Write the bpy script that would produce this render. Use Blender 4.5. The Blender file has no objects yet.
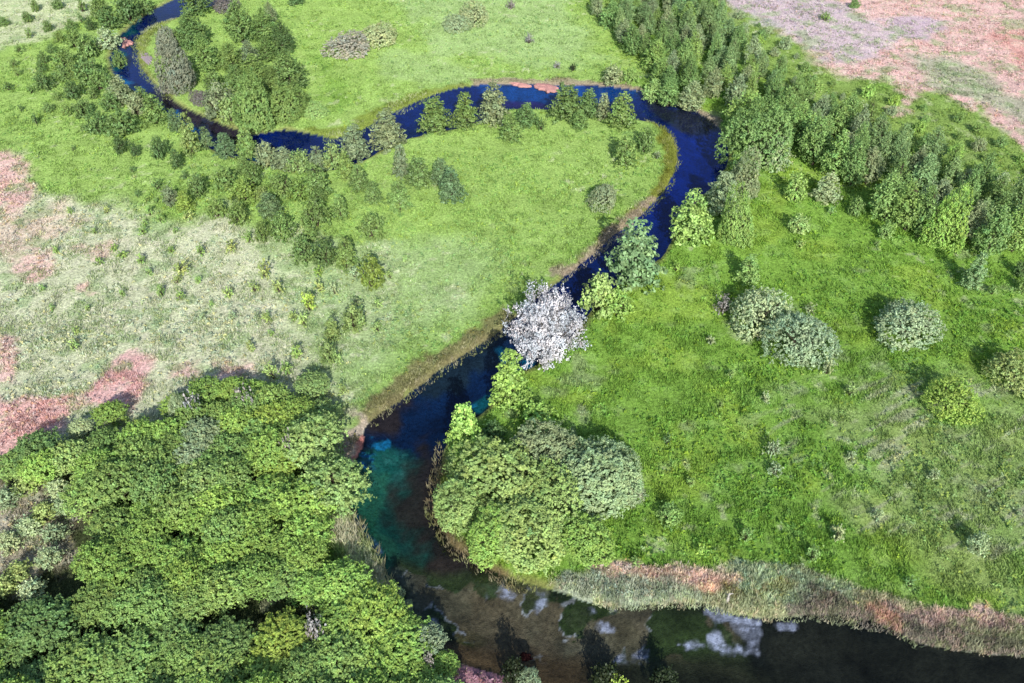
import bpy, math, random
import numpy as np
from mathutils import Vector

R = math.radians
rnd = random.Random(7)
rng = np.random.default_rng(11)
C = bpy.context.scene.collection

# ------------------------------------------------------------------ camera geometry
HCAM, DEP, FPX = 80.0, R(40), 890.0
CX, CY = 512.0, 341.5
FWD = np.array([0, math.cos(DEP), -math.sin(DEP)])
UPV = np.array([0, math.sin(DEP), math.cos(DEP)])


def ray(px, py):
    return FWD + UPV * ((CY - py) / FPX) + np.array([1.0, 0, 0]) * ((px - CX) / FPX)


def at(px, py, z=0.0):
    """survey point: where the line of sight through (px, py) meets the level z"""
    d = ray(px, py)
    t = (HCAM - z) / max(-d[2], 0.02)
    return d[0] * t, d[1] * t


def scale_at(py, z=0.0):
    d = ray(CX, py)
    return FPX / ((HCAM - z) / -d[2])


def polyw(pts, z=0.0):
    return np.array([at(x, y, z) for x, y in pts])


# ------------------------------------------------------------------ noise and fields
def vnoise(x, y, seed=0):
    xi = np.floor(x).astype(np.int64); yi = np.floor(y).astype(np.int64)
    fx = x - xi; fy = y - yi
    fx = fx * fx * (3 - 2 * fx); fy = fy * fy * (3 - 2 * fy)

    def h(a, b):
        n = (a * 374761393 + b * 668265263 + seed * 974711) & 0xffffffff
        n = ((n ^ (n >> 13)) * 1274126177) & 0xffffffff
        n = n ^ (n >> 16)
        return (n & 0xffff) / 65535.0
    return ((h(xi, yi) * (1 - fx) + h(xi + 1, yi) * fx) * (1 - fy)
            + (h(xi, yi + 1) * (1 - fx) + h(xi + 1, yi + 1) * fx) * fy)


def fbm(x, y, s, seed=0, o=4):
    v = 0; a = 0.5; t = 0
    for i in range(o):
        v = v + a * vnoise(x / s, y / s, seed + i * 17); t += a
        a *= 0.5; s *= 0.5
    return v / t


def sstep(a, b, v):
    t = np.clip((v - a) / (b - a), 0, 1)
    return t * t * (3 - 2 * t)


def sdf_poly(x, y, P):
    """signed distance to polygon, negative inside"""
    d = np.full(x.shape, 1e18); ins = np.zeros(x.shape, bool)
    n = len(P)
    for i in range(n):
        ax, ay = P[i]; bx, by = P[(i + 1) % n]
        ex, ey = bx - ax, by - ay
        t = np.clip(((x - ax) * ex + (y - ay) * ey) / (ex * ex + ey * ey + 1e-12), 0, 1)
        d = np.minimum(d, (x - ax - t * ex) ** 2 + (y - ay - t * ey) ** 2)
        c = ((ay > y) != (by > y))
        xs = ax + (y - ay) / (by - ay if by != ay else 1e-9) * ex
        ins ^= c & (x < xs)
    d = np.sqrt(d)
    return np.where(ins, -d, d)


def smooth_line(P, k=2):
    P = np.array(P, float)
    for _ in range(k):
        Q = [P[0]]
        for a, b in zip(P[:-1], P[1:]):
            Q += [a * .75 + b * .25, a * .25 + b * .75]
        Q.append(P[-1]); P = np.array(Q)
    return P


# the two water edges of the river, upstream to downstream
BANK_L = [(300, -60), (250, -24), (195, -12), (166, 2), (150, 10), (138, 19), (127, 28), (119, 36), (112, 50), (110, 60), (113, 70), (119, 77),
          (130, 86), (140, 93), (150, 101), (160, 109), (175, 118), (190, 128), (203, 143), (220, 151), (239, 157), (256, 159),
          (275, 165), (297, 170), (315, 170), (330, 168), (345, 164), (360, 160), (370, 155), (380, 149), (401, 138), (419, 134),
          (430, 131), (455, 127), (479, 119), (495, 112), (510, 107), (536, 107), (560, 108), (600, 113), (634, 117), (652, 120), (665, 127),
          (675, 136), (679, 152), (677, 167), (669, 183), (657, 199), (645, 211), (632, 222), (618, 230), (604, 243), (591, 256),
          (578, 266), (560, 279), (540, 296), (522, 312), (506, 325), (498, 332), (475, 346), (455, 359), (435, 373), (411, 392), (391, 405),
          (372, 417), (365, 427), (367, 438), (361, 449), (356, 462), (352, 480), (348, 500), (354, 516), (366, 533), (381, 553), (386, 582), (400, 597),
          (414, 606), (424, 620), (438, 636), (443, 652), (458, 659), (475, 663), (501, 670), (515, 679), (560, 690), (640, 692), (700, 697), (800, 722), (1024, 762), (1200, 790)]
BANK_R = [(310, -45), (262, -10), (215, 4), (190, 10), (173, 18), (156, 22), (143, 31), (135, 39), (136, 47), (137, 60), (144, 74), (156, 84),
          (166, 94), (176, 102), (187, 108), (209, 118), (235, 128), (252, 134), (268, 131), (288, 128), (311, 133), (334, 138),
          (346, 135), (366, 127), (378, 118), (399, 109), (429, 95), (444, 90), (468, 85), (487, 83), (511, 83), (536, 84), (572, 84),
          (599, 85), (619, 86), (644, 91), (661, 98), (681, 103), (701, 113), (718, 125), (726, 136), (728, 152), (724, 168), (712, 184),
          (696, 200), (680, 218), (668, 245), (655, 261), (636, 272), (618, 282), (602, 294), (590, 308), (575, 328), (560, 347), (538, 362), (515, 370), (497, 379),
          (492, 400), (478, 415), (458, 423), (447, 436), (440, 455), (434, 480), (431, 505), (438, 527), (451, 545), (474, 560), (495, 573), (520, 582), (535, 586),
          (558, 592), (588, 602), (615, 609), (640, 606), (683, 603), (702, 603), (739, 614), (765, 619), (809, 615), (849, 614), (869, 618),
          (896, 630), (916, 642), (949, 646), (982, 653), (1024, 657), (1200, 680)]
Bl = polyw(smooth_line(BANK_L, 1)); Br = polyw(smooth_line(BANK_R, 1))
RIVER = np.vstack([Bl, Br[::-1]])

# raster of distance to the water's edge (negative over water)
gx = np.arange(-190, 190.1, 0.6); gy = np.arange(20, 330.1, 0.6)
GX, GY = np.meshgrid(gx, gy)
SD = sdf_poly(GX, GY, RIVER)


def sample(Rst, x, y):
    u = np.clip((x - gx[0]) / 0.6, 0, len(gx) - 1.001); v = np.clip((y - gy[0]) / 0.6, 0, len(gy) - 1.001)
    i = u.astype(int); j = v.astype(int); fu = u - i; fv = v - j
    return ((Rst[j, i] * (1 - fu) + Rst[j, i + 1] * fu) * (1 - fv)
            + (Rst[j + 1, i] * (1 - fu) + Rst[j + 1, i + 1] * fu) * fv)


def river_sd(x, y):
    return sample(SD, x, y)


def raster_poly(pts, z=0.0):
    P = polyw(smooth_line(list(pts) + [pts[0]], 1)[:-1], z)
    return sdf_poly(GX, GY, P)


# ---- land cover, as regions on the ground: (outline, colour, edge softness m, patchiness, strength)
GREEN = np.array([.245, .430, .076]); LUSH = np.array([.225, .405, .075]); YGREEN = np.array([.335, .49, .082])
STRAW = np.array([.63, .66, .46]); PINK = np.array([.80, .54, .51]); RUST = np.array([.70, .38, .33])
MAUVE = np.array([.56, .47, .57]); GREYST = np.array([.43, .46, .33]); PALEG = np.array([.39, .55, .23])
BROWN = np.array([.17, .12, .07]); OLIVE = np.array([.21, .23, .04]); BANKP = np.array([.50, .38, .32])
COVER = [
    ([(-300, -40), (600, -40), (640, 90), (690, 150), (600, 250), (500, 320), (380, 420), (330, 520), (-300, 560)], np.array([.355, .525, .15]), 14, .35, .85),  # paler left side: sun hotspot and haze painted into the grass colour
    # left field
    ([(-200, 190), (-60, 150), (40, 190), (110, 205), (180, 225), (240, 225), (330, 255), (400, 245), (440, 290), (400, 350), (350, 400), (330, 470), (-200, 520)], STRAW, 9, .75, .95),
    ([(270, 240), (420, 235), (500, 250), (470, 310), (390, 380), (340, 400), (300, 340)], PALEG, 8, .5, .75),
    ([(-300, -40), (20, -30), (75, -20), (95, 10), (60, 30), (25, 45), (-60, 60), (-300, 90)], STRAW, 6, .8, .7),
    ([(-120, 140), (8, 153), (30, 165), (32, 195), (12, 212), (-120, 215)], PINK, 3, .5, .9),
    ([(-120, 215), (20, 210), (45, 190), (75, 215), (55, 245), (-30, 262)], PINK, 5, .9, .5),
    ([(16, 258), (45, 250), (60, 262), (42, 275), (20, 276)], PINK, 2, .6, .8),
    ([(80, 244), (112, 240), (115, 256), (88, 258)], PINK, 3, .8, .55),
    ([(78, 283), (94, 283), (94, 293), (80, 293)], PINK, 1.5, .6, .7),
    ([(-40, 335), (12, 332), (14, 348), (22, 360), (18, 382), (-40, 385)], PINK, 1.6, .6, .85),
    ([(124, 348), (147, 350), (150, 375), (136, 402), (112, 412), (78, 398), (97, 372)], PINK * [1, .95, .97], 2, .7, .95),
    ([(168, 366), (182, 358), (198, 364), (198, 378), (172, 380)], PINK, 1.4, .6, .8),
    ([(213, 366), (226, 361), (248, 364), (252, 376), (230, 380), (214, 376)], PINK * 1.1, 1.8, .7, .85),
    ([(-150, 405), (0, 402), (30, 391), (67, 395), (77, 412), (60, 428), (36, 445), (-10, 470), (-150, 530)], PINK * [1, .94, .93], 2, .7, .95),
    ([(-60, 505), (20, 500), (40, 520), (60, 540), (30, 590), (-10, 600), (-60, 600)], PINK, 2.5, .9, .7),
    # upper meadow
    ([(350, -40), (540, -40), (580, 20), (600, 50), (560, 70), (480, 60), (440, 50), (420, 20)], PALEG, 9, .9, .75),
    ([(380, 50), (470, 60), (480, 80), (430, 88), (380, 72)], PALEG, 6, .9, .6),
    # dark ground under the thicket: shade of the gaps painted into the colour
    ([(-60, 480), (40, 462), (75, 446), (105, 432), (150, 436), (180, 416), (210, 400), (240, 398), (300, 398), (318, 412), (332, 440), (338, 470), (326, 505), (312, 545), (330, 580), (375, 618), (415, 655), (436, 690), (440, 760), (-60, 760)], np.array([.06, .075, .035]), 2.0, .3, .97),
    ([(-60, 485), (60, 488), (70, 530), (55, 590), (-60, 605)], np.array([.50, .45, .34]), 2.5, .9, .9),
    # rough strip between wood and heath
    ([(690, -20), (722, -5), (790, 38), (840, 78), (905, 92), (965, 102), (1040, 150), (1200, 230), (1200, 300), (1024, 215), (900, 160), (830, 130), (760, 80), (710, 30)], np.array([.29, .41, .12]), 5, .9, .7),
    # heath at the upper right
    ([(680, -40), (725, 0), (792, 34), (832, 74), (892, 84), (952, 98), (985, 108), (1030, 150), (1500, 260), (1500, -60)], PINK * [1.0, 1, 1.02], 5, .6, .95),
    ([(690, -30), (760, -20), (840, 5), (900, 35), (880, 62), (830, 62), (790, 40), (730, 5)], MAUVE * [1.0, 1.05, .98], 5, .9, .75),
    ([(880, 20), (950, 15), (940, 35), (900, 42)], MAUVE, 4, .6, .75),
    ([(915, 55), (950, 55), (1000, 85), (1060, 120), (1050, 140), (1000, 110), (930, 92)], GREYST, 5, .6, .85),
    ([(985, 30), (1100, 30), (1120, 110), (1030, 75)], RUST, 6, .6, .7),
    ([(895, 90), (912, 92), (920, 100), (905, 104)], PINK, 2, .5, .9),
    ([(890, 106), (912, 106), (915, 118), (892, 116)], PINK, 2, .7, .7),
    ([(950, 96), (968, 96), (983, 108), (975, 113), (955, 107)], PINK, 1.6, .4, 1),
    ([(990, 112), (1030, 124), (1060, 160), (1020, 150), (1000, 130)], PINK, 2, .5, .9),
    # right meadow, drier low corner
    ([(870, 400), (960, 390), (1100, 430), (1100, 590), (1000, 580), (930, 560), (870, 500), (840, 440)], GREYST * [.9, 1, .65], 9, 1.2, .45),
    ([(740, 330), (760, 325), (765, 345), (745, 350)], STRAW, 2, .9, .4),
    ([(300, 40), (330, 62), (350, 100), (330, 112), (315, 70)], LUSH, 5, .5, .7),
]
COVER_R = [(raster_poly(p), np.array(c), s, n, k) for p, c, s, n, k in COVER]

# banks: (outline, colour) around stretches of the margin
FRINGE = [
    ([(310, 128), (345, 128), (375, 108), (430, 88), (470, 80), (470, 92), (400, 116), (345, 142), (310, 142)], np.array([.22, .29, .055]), 1.5, .6, .85),
    ([(470, 78), (620, 80), (720, 116), (722, 130), (680, 108), (620, 90), (470, 90)], BANKP * .75, .8, .5, .75),
    ([(636, 108), (668, 122), (684, 150), (672, 190), (640, 220), (600, 252), (590, 246), (630, 212), (655, 185), (664, 155), (655, 130)], OLIVE, 1.2, .4, .9),
    ([(660, 190), (630, 232), (580, 272), (565, 282), (560, 270), (610, 230), (640, 200)], BANKP * .7, 1.2, .6, .8),
    ([(505, 305), (520, 315), (440, 378), (370, 425), (365, 470), (335, 470), (345, 420), (400, 375), (450, 345)], np.array([.25, .215, .115]), 1.4, .7, .8),
    ([(345, 410), (362, 412), (364, 430), (366, 450), (352, 466), (338, 462)], np.array([.62, .52, .43]), 1.4, .9, .85),
    ([(358, 440), (372, 425), (372, 445), (360, 462), (353, 464)], RUST * [.8, .55, .55], .6, .3, .9),
    ([(137, 28), (160, 16), (176, 20), (156, 32), (146, 50), (150, 75), (170, 95), (160, 98), (132, 70), (128, 40)], np.array([.22, .27, .07]), 1.2, .5, .85),
    ([(440, 440), (450, 470), (440, 510), (470, 550), (540, 590), (520, 596), (450, 556), (424, 520), (424, 470)], BROWN * 1.2, 1., .5, .8),
    ([(450, 655), (470, 658), (500, 668), (512, 683), (512, 720), (430, 720), (438, 662)], np.array([.5, .26, .33]), .8, .4, .95),
    ([(545, 580), (600, 562), (683, 570), (749, 562), (816, 570), (869, 588), (949, 609), (1024, 614), (1250, 640), (1250, 700), (1024, 664), (916, 650), (869, 625), (765, 627), (700, 610), (615, 616)], GREYST * [1, .95, .8], .8, .5, .9),
    ([(600, 562), (683, 568), (735, 574), (735, 592), (683, 590), (620, 580)], PINK * [1.05, 1.0, .9], 1.0, .5, .9),
    ([(880, 600), (950, 608), (1024, 616), (1024, 626), (940, 624), (880, 612)], PINK * [.9, .85, .9], 1.0, .7, .7),
    ([(320, 505), (345, 505), (385, 580), (392, 600), (370, 592), (335, 545)], STRAW * .9, 1.0, .5, .9),
    ([(548, 582), (600, 564), (640, 572), (700, 594), (690, 606), (615, 606)], np.array([.40, .46, .36]), 1.2, .8, .85),
    ([(735, 565), (800, 568), (850, 584), (840, 600), (790, 596), (735, 594)], np.array([.36, .46, .30]), 1.2, .8, .85),
    ([(720, 588), (790, 582), (795, 596), (730, 600)], np.array([.30, .28, .10]), 1.0, .8, .8),
    ([(790, 596), (850, 592), (900, 604), (960, 626), (1024, 640), (1100, 650), (1100, 668), (1024, 658), (940, 648), (880, 622), (800, 616)], np.array([.20, .17, .15]), 1.2, .9, .85),
    ([(855, 594), (892, 604), (905, 624), (885, 622), (860, 606)], np.array([.58, .34, .26]), 1.0, .9, .85),
    ([(600, 562), (690, 570), (740, 574), (735, 588), (680, 586), (615, 576)], np.array([.78, .57, .50]), 1.0, .8, .9),
]
FRINGE_R = [(raster_poly(p), np.array(c), s, n, k) for p, c, s, n, k in FRINGE]

# river bed: (outline, colour, softness, patchiness, strength)
NAVY = np.array([.003, .020, .19]); BLUE = np.array([.006, .07, .5]); TEAL = np.array([.008, .2, .27]); CYAN = np.array([.03, .42, .75])
DKGRN = np.array([.062, .085, .036]); WEED = np.array([.060, .048, .036]); SILT = np.array([.165, .18, .135]); ORNG = np.array([.22, .145, .075])
FOAM = np.array([.78, .80, .90]); BLACK = np.array([.028, .030, .022]); GTEAL = np.array([.016, .16, .13]); PURP = np.array([.05, .035, .1])
BED = [
    ([(-50, -80), (800, -80), (800, 200), (640, 290), (540, 360), (500, 330), (-50, 160)], NAVY, 6, .15, 1),  # sky reflection and deep-water blue painted into the far bed colour
    ([(640, 125), (700, 118), (730, 140), (726, 180), (680, 220), (640, 215)], NAVY * [1, 1.2, 1.5], 4, .3, .9),
    ([(640, 90), (700, 112), (725, 125), (700, 132), (660, 118)], BLACK * 1.2, 3, .4, .75),
    ([(475, 84), (640, 86), (640, 98), (560, 100), (500, 96)], np.array([.008, .10, .46]), 1.8, .9, .85),
    ([(500, 96), (600, 100), (620, 116), (520, 112)], PURP * [.9, .8, 2.4], 2, .5, .8),
    ([(110, 50), (126, 48), (124, 68), (112, 70)], TEAL * .8, 1.0, .4, .95),
    ([(130, 18), (146, 16), (140, 30), (128, 36)], TEAL * .6, 1.5, .7, .9),
    ([(118, 72), (145, 92), (190, 120), (215, 140), (205, 152), (160, 115), (120, 84)], CYAN * [.3, .55, .8], 1.5, .85, .9),
    ([(240, 140), (262, 142), (262, 158), (244, 160)], CYAN * [.4, .6, .7], 1.2, .7, .8),
    ([(150, 80), (190, 104), (250, 130), (252, 146), (200, 130), (160, 100)], WEED * [1, .8, .8], 1.6, .4, .8),
    ([(370, 150), (410, 118), (440, 105), (440, 128), (400, 145)], NAVY * [.8, 1.6, .9], 2, .4, .7),
    ([(560, 260), (620, 232), (630, 262), (600, 290), (560, 300)], NAVY * [.8, .9, .75], 3, .3, .8),
    # middle reach
    ([(360, 410), (505, 310), (560, 350), (495, 400), (450, 430), (440, 480), (360, 480)], np.array([.006, .032, .12]), 3, .25, 1),
    ([(410, 380), (470, 350), (520, 330), (500, 350), (450, 385), (415, 405)], np.array([.02, .04, .05]), 2, .4, .8),
    ([(366, 410), (400, 400), (400, 425), (372, 432)], WEED * [1.0, .8, .6], 3, .9, .8),
    ([(500, 345), (515, 344), (518, 358), (502, 360)], CYAN * [.7, 1.1, 1], .8, .5, 1),
    ([(520, 356), (540, 356), (536, 372), (520, 372)], CYAN * [.3, .7, .7], .9, .5, .9),
    ([(462, 398), (485, 390), (488, 410), (470, 412)], TEAL * [1, 1, .9], 1.2, .5, .8),
    ([(463, 400), (472, 400), (472, 406), (464, 406)], CYAN * 1.1, .6, .5, .9),
    ([(350, 455), (400, 440), (420, 450), (415, 490), (412, 540), (430, 590), (390, 600), (350, 520)], GTEAL * 1.2, 3.0, .6, .92),
    ([(355, 462), (380, 462), (384, 500), (392, 545), (408, 585), (385, 580), (362, 530), (350, 505)], GTEAL * [2.8, 1.5, 1.15], 1.4, .6, .85),
    ([(370, 436), (388, 434), (386, 446), (373, 447)], CYAN * [.6, .8, 1], .7, .8, .9),
    ([(362, 455), (371, 455), (370, 468), (362, 470)], CYAN * [.6, .6, 1], .6, .4, .9),
    ([(384, 450), (408, 444), (402, 462), (400, 478), (386, 482), (390, 462)], TEAL * [7, 1.5, 1], .6, .9, .75),
    ([(398, 470), (440, 425), (434, 520), (470, 560), (520, 586), (500, 592), (450, 570), (415, 545), (400, 510)], WEED * [.9, .85, .95], 3.2, .8, .92),
    ([(353, 512), (357, 518), (381, 550), (379, 556), (366, 543), (354, 524)], np.array([.22, .42, .85]), .35, .2, 1),
    # lower reach
    ([(386, 545), (430, 560), (560, 596), (700, 610), (760, 650), (680, 690), (560, 660), (440, 640), (400, 600)], DKGRN, 2.5, .3, 1),
    ([(398, 565), (428, 560), (432, 590), (445, 625), (430, 640), (412, 600)], SILT * [.9, 1, 1], 1.0, .9, .95),
    ([(440, 590), (500, 585), (490, 620), (440, 615)], SILT * [.8, 1, .85], 1.0, .8, .9),
    ([(500, 595), (545, 590), (560, 610), (540, 640), (505, 630), (492, 612)], SILT * [1.3, 1.15, .95], .8, .9, 1),
    ([(568, 610), (592, 612), (612, 630), (604, 648), (575, 634)], SILT * [1.2, 1.2, 1], .6, .5, 1),
    ([(440, 650), (500, 625), (560, 640), (600, 660), (590, 700), (440, 690)], ORNG, 2, .65, .95),
    ([(480, 600), (520, 625), (500, 650), (450, 640)], SILT * [1.2, .95, .7], 1.5, .9, .8),
    ([(440, 630), (485, 625), (480, 640), (445, 645)], DKGRN * [1.7, 1.6, .8], 1, .5, .8),
    ([(600, 650), (1200, 680), (1200, 820), (560, 720)], np.array([.065, .068, .038]), 3, .3, .9),
    ([(770, 612), (930, 630), (1200, 670), (1200, 800), (800, 690), (760, 650)], BLACK, 4, .2, 1),
    ([(620, 606), (700, 604), (745, 622), (700, 632), (640, 625)], BLACK * 1.4, 1.2, .3, .9),
    # pale sediment and foam near the surface
    ([(712, 630), (735, 629), (738, 640), (720, 643)], SILT * [2, 2.1, 1.6], .5, .5, 1),
]
BED_R = [(raster_poly(p, -.35), np.array(c), s, n, k) for p, c, s, n, k in BED]


FOAM_R = [raster_poly(p, -.35) for p in (
    [(702, 604), (722, 609), (746, 617), (764, 622), (766, 638), (752, 645), (736, 645), (742, 632), (728, 624), (716, 614)],
    [(708, 630), (716, 628), (736, 629), (722, 632), (716, 640), (740, 645), (716, 645)],
    [(580, 602), (590, 604), (600, 616), (612, 620), (616, 630), (610, 634), (604, 622), (588, 612)],
    [(612, 651), (622, 650), (642, 641), (664, 641), (664, 645), (644, 647), (624, 656)],
    [(674, 638), (692, 637), (706, 639), (690, 643)],
    [(524, 587), (540, 585), (547, 592), (541, 605), (536, 606), (537, 594)],
    [(503, 583), (508, 587), (515, 588), (512, 598), (508, 594)],
    [(424, 618), (436, 618), (440, 628), (432, 632)],
    [(483, 588), (490, 589), (488, 599), (484, 598)],
    [(772, 621), (794, 623), (798, 627), (780, 627)])]
LODGED_R = raster_poly([(830, 380), (930, 350), (1100, 380), (1200, 560), (1024, 600), (920, 590), (820, 500), (740, 430)])
STRAND_R = raster_poly([(395, 555), (440, 570), (600, 600), (700, 605), (760, 625), (720, 650), (620, 660), (440, 645), (410, 600)], -.35)


def blend(col, lst, x, y, seed):
    wx = x + (fbm(x, y, 5, seed + 3) - .5) * 4; wy = y + (fbm(x, y, 5, seed + 9) - .5) * 4
    for i, (rs, c, s, n, k) in enumerate(lst):
        q = min(1.0, s * .7)
        d = sample(rs, x + (wx - x) * q, y + (wy - y) * q)
        near = d < s * 1.5 + 2
        if not near.any():
            continue
        m = np.zeros_like(x)
        xx, yy = x[near], y[near]
        nz = fbm(xx, yy, max(1.5, s * .9) if s > .7 else 1.1, seed + i * 5, 4)
        n = n * 1.7 if s < .7 else n
        m[near] = k * sstep(s * .5, -s * .5, d[near] + (nz - .5) * n * (2 * s + 2.2))
        if s < .7 and seed == 120:
            m[near] *= .25 + .75 * sstep(.38, .62, fbm(xx * 1.0 + yy * .4, yy * 1.6, .8, 190 + i, 3))
        col = col * (1 - m[:, None]) + c * m[:, None]
    return col


def land_colour(x, y):
    g1 = fbm(x, y, 26, 1); g2 = fbm(x, y, 7, 2); g3 = fbm(x, y, 2.2, 3, 3)
    col = GREEN + (LUSH - GREEN) * sstep(.4, .62, g1)[:, None]
    col = col + (YGREEN - col) * (sstep(.48, .7, g2) * .6)[:, None]
    col = col + (PALEG * .9 - col) * (sstep(.60, .75, g3) * .2)[:, None]
    col = col + (GREYST - col) * (sstep(.66, .8, fbm(x, y, 4.5, 8)) * .35)[:, None]
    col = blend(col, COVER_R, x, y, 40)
    # green flecks in the dry land
    dry = sstep(.34, .48, col[:, 0])
    f = sstep(.56, .72, fbm(x, y, 3.0, 60, 3)) * dry
    col = col + (GREEN * [1.25, 1.05, 2.6] - col) * (f * .55)[:, None]
    w = sstep(.60, .8, fbm(x, y, 1.1, 66, 2)) * dry
    col = col + (np.array([.85, .80, .66]) - col) * (w * .35)[:, None]
    # flattened dry stalks lying in streaks, and pale seed heads
    u_ = x * .86 + y * .5; v_ = -x * .5 + y * .86
    stq = sstep(.56, .70, .55 * fbm(u_ * .16, v_, .7, 171, 3) + .45 * fbm(x, y, 5, 172, 2)) * sstep(6, -6, sample(LODGED_R, x, y))
    col = col + (np.array([.56, .54, .43]) - col) * (stq * .5)[:, None]
    pf = sstep(.66, .80, fbm(x, y, 1.5, 173, 3)) * sstep(.44, .62, fbm(x, y, 14, 174, 2))
    col = col + (np.array([.62, .66, .42]) - col) * (pf * .5)[:, None]
    sd = river_sd(x, y)
    e = sstep(1.6, .2, sd + (g3 - .5) * 1.6)
    col = col + (BROWN * 1.3 - col) * (e * .6)[:, None]
    col = blend(col, FRINGE_R, x, y, 80)
    return np.clip(col * (.82 + .36 * g3)[:, None], 0, .85)


def bed_colour(x, y):
    col = np.tile(np.array([.012, .016, .014]), (len(x), 1))
    col = blend(col, BED_R, x, y, 120)
    col = col * (.55 + .9 * fbm(x, y, 7, 161, 3))[:, None]
    rx = x + 2.5 * (fbm(x, y, 3.0, 151, 3) - .5); ry = y + 2.5 * (fbm(x, y, 3.0, 152, 3) - .5)
    # weed beds with silt between them, and pale scum along their edges
    inr = sstep(.8, -1.6, sample(STRAND_R, x, y))
    wn = fbm(rx, ry, 4.2, 153, 5)
    silt = sstep(.535, .56, wn)
    tone_ = fbm(x, y, 6, 156, 2)[:, None]
    sc = np.array([.17, .165, .12]) * (1 - tone_) + np.array([.24, .17, .10]) * tone_
    wc = np.array([.052, .085, .026]) * (.6 + .8 * fbm(x, y, 1.2, 157, 3))[:, None]
    sc = sc * (.6 + .8 * fbm(x, y, 1.0, 158, 3))[:, None]
    tgt = wc + (sc - wc) * silt[:, None]
    col = col + (tgt - col) * (inr * .78)[:, None]
    rim = sstep(.022, .006, np.abs(wn - .545)) * sstep(.5, .6, fbm(x, y, 3.2, 154, 3)) * inr
    col = col + (FOAM * .8 - col) * (rim * .8)[:, None]
    for q_ in FOAM_R:
        mk = sstep(.25, -.25, sample(q_, x, y) + (fbm(x, y, 1.3, 159, 3) - .5) * 2.2) * (.4 + .6 * sstep(.42, .5, fbm(x + .5 * y, 1.8 * y, .8, 160, 3)))
        col = col + (FOAM * [.9, .92, 1.1] - col) * (mk * .85)[:, None]
    return np.clip(.5 * col * (.45 + .7 * fbm(x, y, 1.6, 140, 3) + .4 * fbm(x, y, .55, 141, 2))[:, None], 0, .9)


def ground_z(x, y):
    sd = river_sd(x, y)
    und = (fbm(x, y, 22, 5, 2) - .5) * .5 + (fbm(x, y, 3.0, 6, 3) - .5) * .22
    land = und * sstep(.3, 5, sd) + .0
    bank = -.62 * sstep(1.2, -.6, sd + (fbm(x, y, 2.5, 31, 2) - .5) * .5)
    bed = -1.1 * sstep(-.4, -4.5, sd)
    return land + bank + bed


WATER_Z = -.34


# ------------------------------------------------------------------ materials
def new_mat(name):
    m = bpy.data.materials.new(name); m.use_nodes = True
    nt = m.node_tree; nt.nodes.clear()
    return m, nt, nt.nodes.new('ShaderNodeOutputMaterial')


def N(nt, t, **kw):
    n = nt.nodes.new(t)
    for k, v in kw.items():
        setattr(n, k, v)
    return n


def ground_material():
    m, nt, out = new_mat('ground_cover')
    a = N(nt, 'ShaderNodeAttribute', attribute_name='col')
    geo = N(nt, 'ShaderNodeNewGeometry')
    n1 = N(nt, 'ShaderNodeTexNoise'); n1.inputs['Scale'].default_value = 2.6; n1.inputs['Detail'].default_value = 6; n1.inputs['Roughness'].default_value = .7
    n2 = N(nt, 'ShaderNodeTexNoise'); n2.inputs['Scale'].default_value = 9.0; n2.inputs['Detail'].default_value = 3
    nt.links.new(geo.outputs['Position'], n1.inputs['Vector']); nt.links.new(geo.outputs['Position'], n2.inputs['Vector'])
    r = N(nt, 'ShaderNodeMapRange'); r.inputs['From Min'].default_value = .3; r.inputs['From Max'].default_value = .7
    r.inputs['To Min'].default_value = .42; r.inputs['To Max'].default_value = 1.36
    nt.links.new(n1.outputs['Fac'], r.inputs['Value'])
    mx = N(nt, 'ShaderNodeMix', data_type='RGBA', blend_type='MULTIPLY'); mx.inputs['Factor'].default_value = 1
    nt.links.new(a.outputs['Color'], mx.inputs[6]); nt.links.new(r.outputs['Result'], mx.inputs[7])
    b = N(nt, 'ShaderNodeBump'); b.inputs['Strength'].default_value = .8; b.inputs['Distance'].default_value = .25
    ad = N(nt, 'ShaderNodeMath', operation='ADD')
    nt.links.new(n1.outputs['Fac'], ad.inputs[0]); nt.links.new(n2.outputs['Fac'], ad.inputs[1])
    nt.links.new(ad.outputs[0], b.inputs['Height'])
    d = N(nt, 'ShaderNodeBsdfDiffuse'); d.inputs['Roughness'].default_value = .6
    nt.links.new(mx.outputs[2], d.inputs['Color']); nt.links.new(b.outputs['Normal'], d.inputs['Normal'])
    nt.links.new(d.outputs[0], out.inputs['Surface'])
    return m


def blade_material(name='grass_blades', trans=.35):
    m, nt, out = new_mat(name)
    a = N(nt, 'ShaderNodeAttribute', attribute_name='col')
    d = N(nt, 'ShaderNodeBsdfDiffuse'); t = N(nt, 'ShaderNodeBsdfTranslucent'); mix = N(nt, 'ShaderNodeMixShader')
    mix.inputs[0].default_value = trans
    nt.links.new(a.outputs['Color'], d.inputs['Color']); nt.links.new(a.outputs['Color'], t.inputs['Color'])
    nt.links.new(d.outputs[0], mix.inputs[1]); nt.links.new(t.outputs[0], mix.inputs[2])
    nt.links.new(mix.outputs[0], out.inputs['Surface'])
    return m


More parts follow.
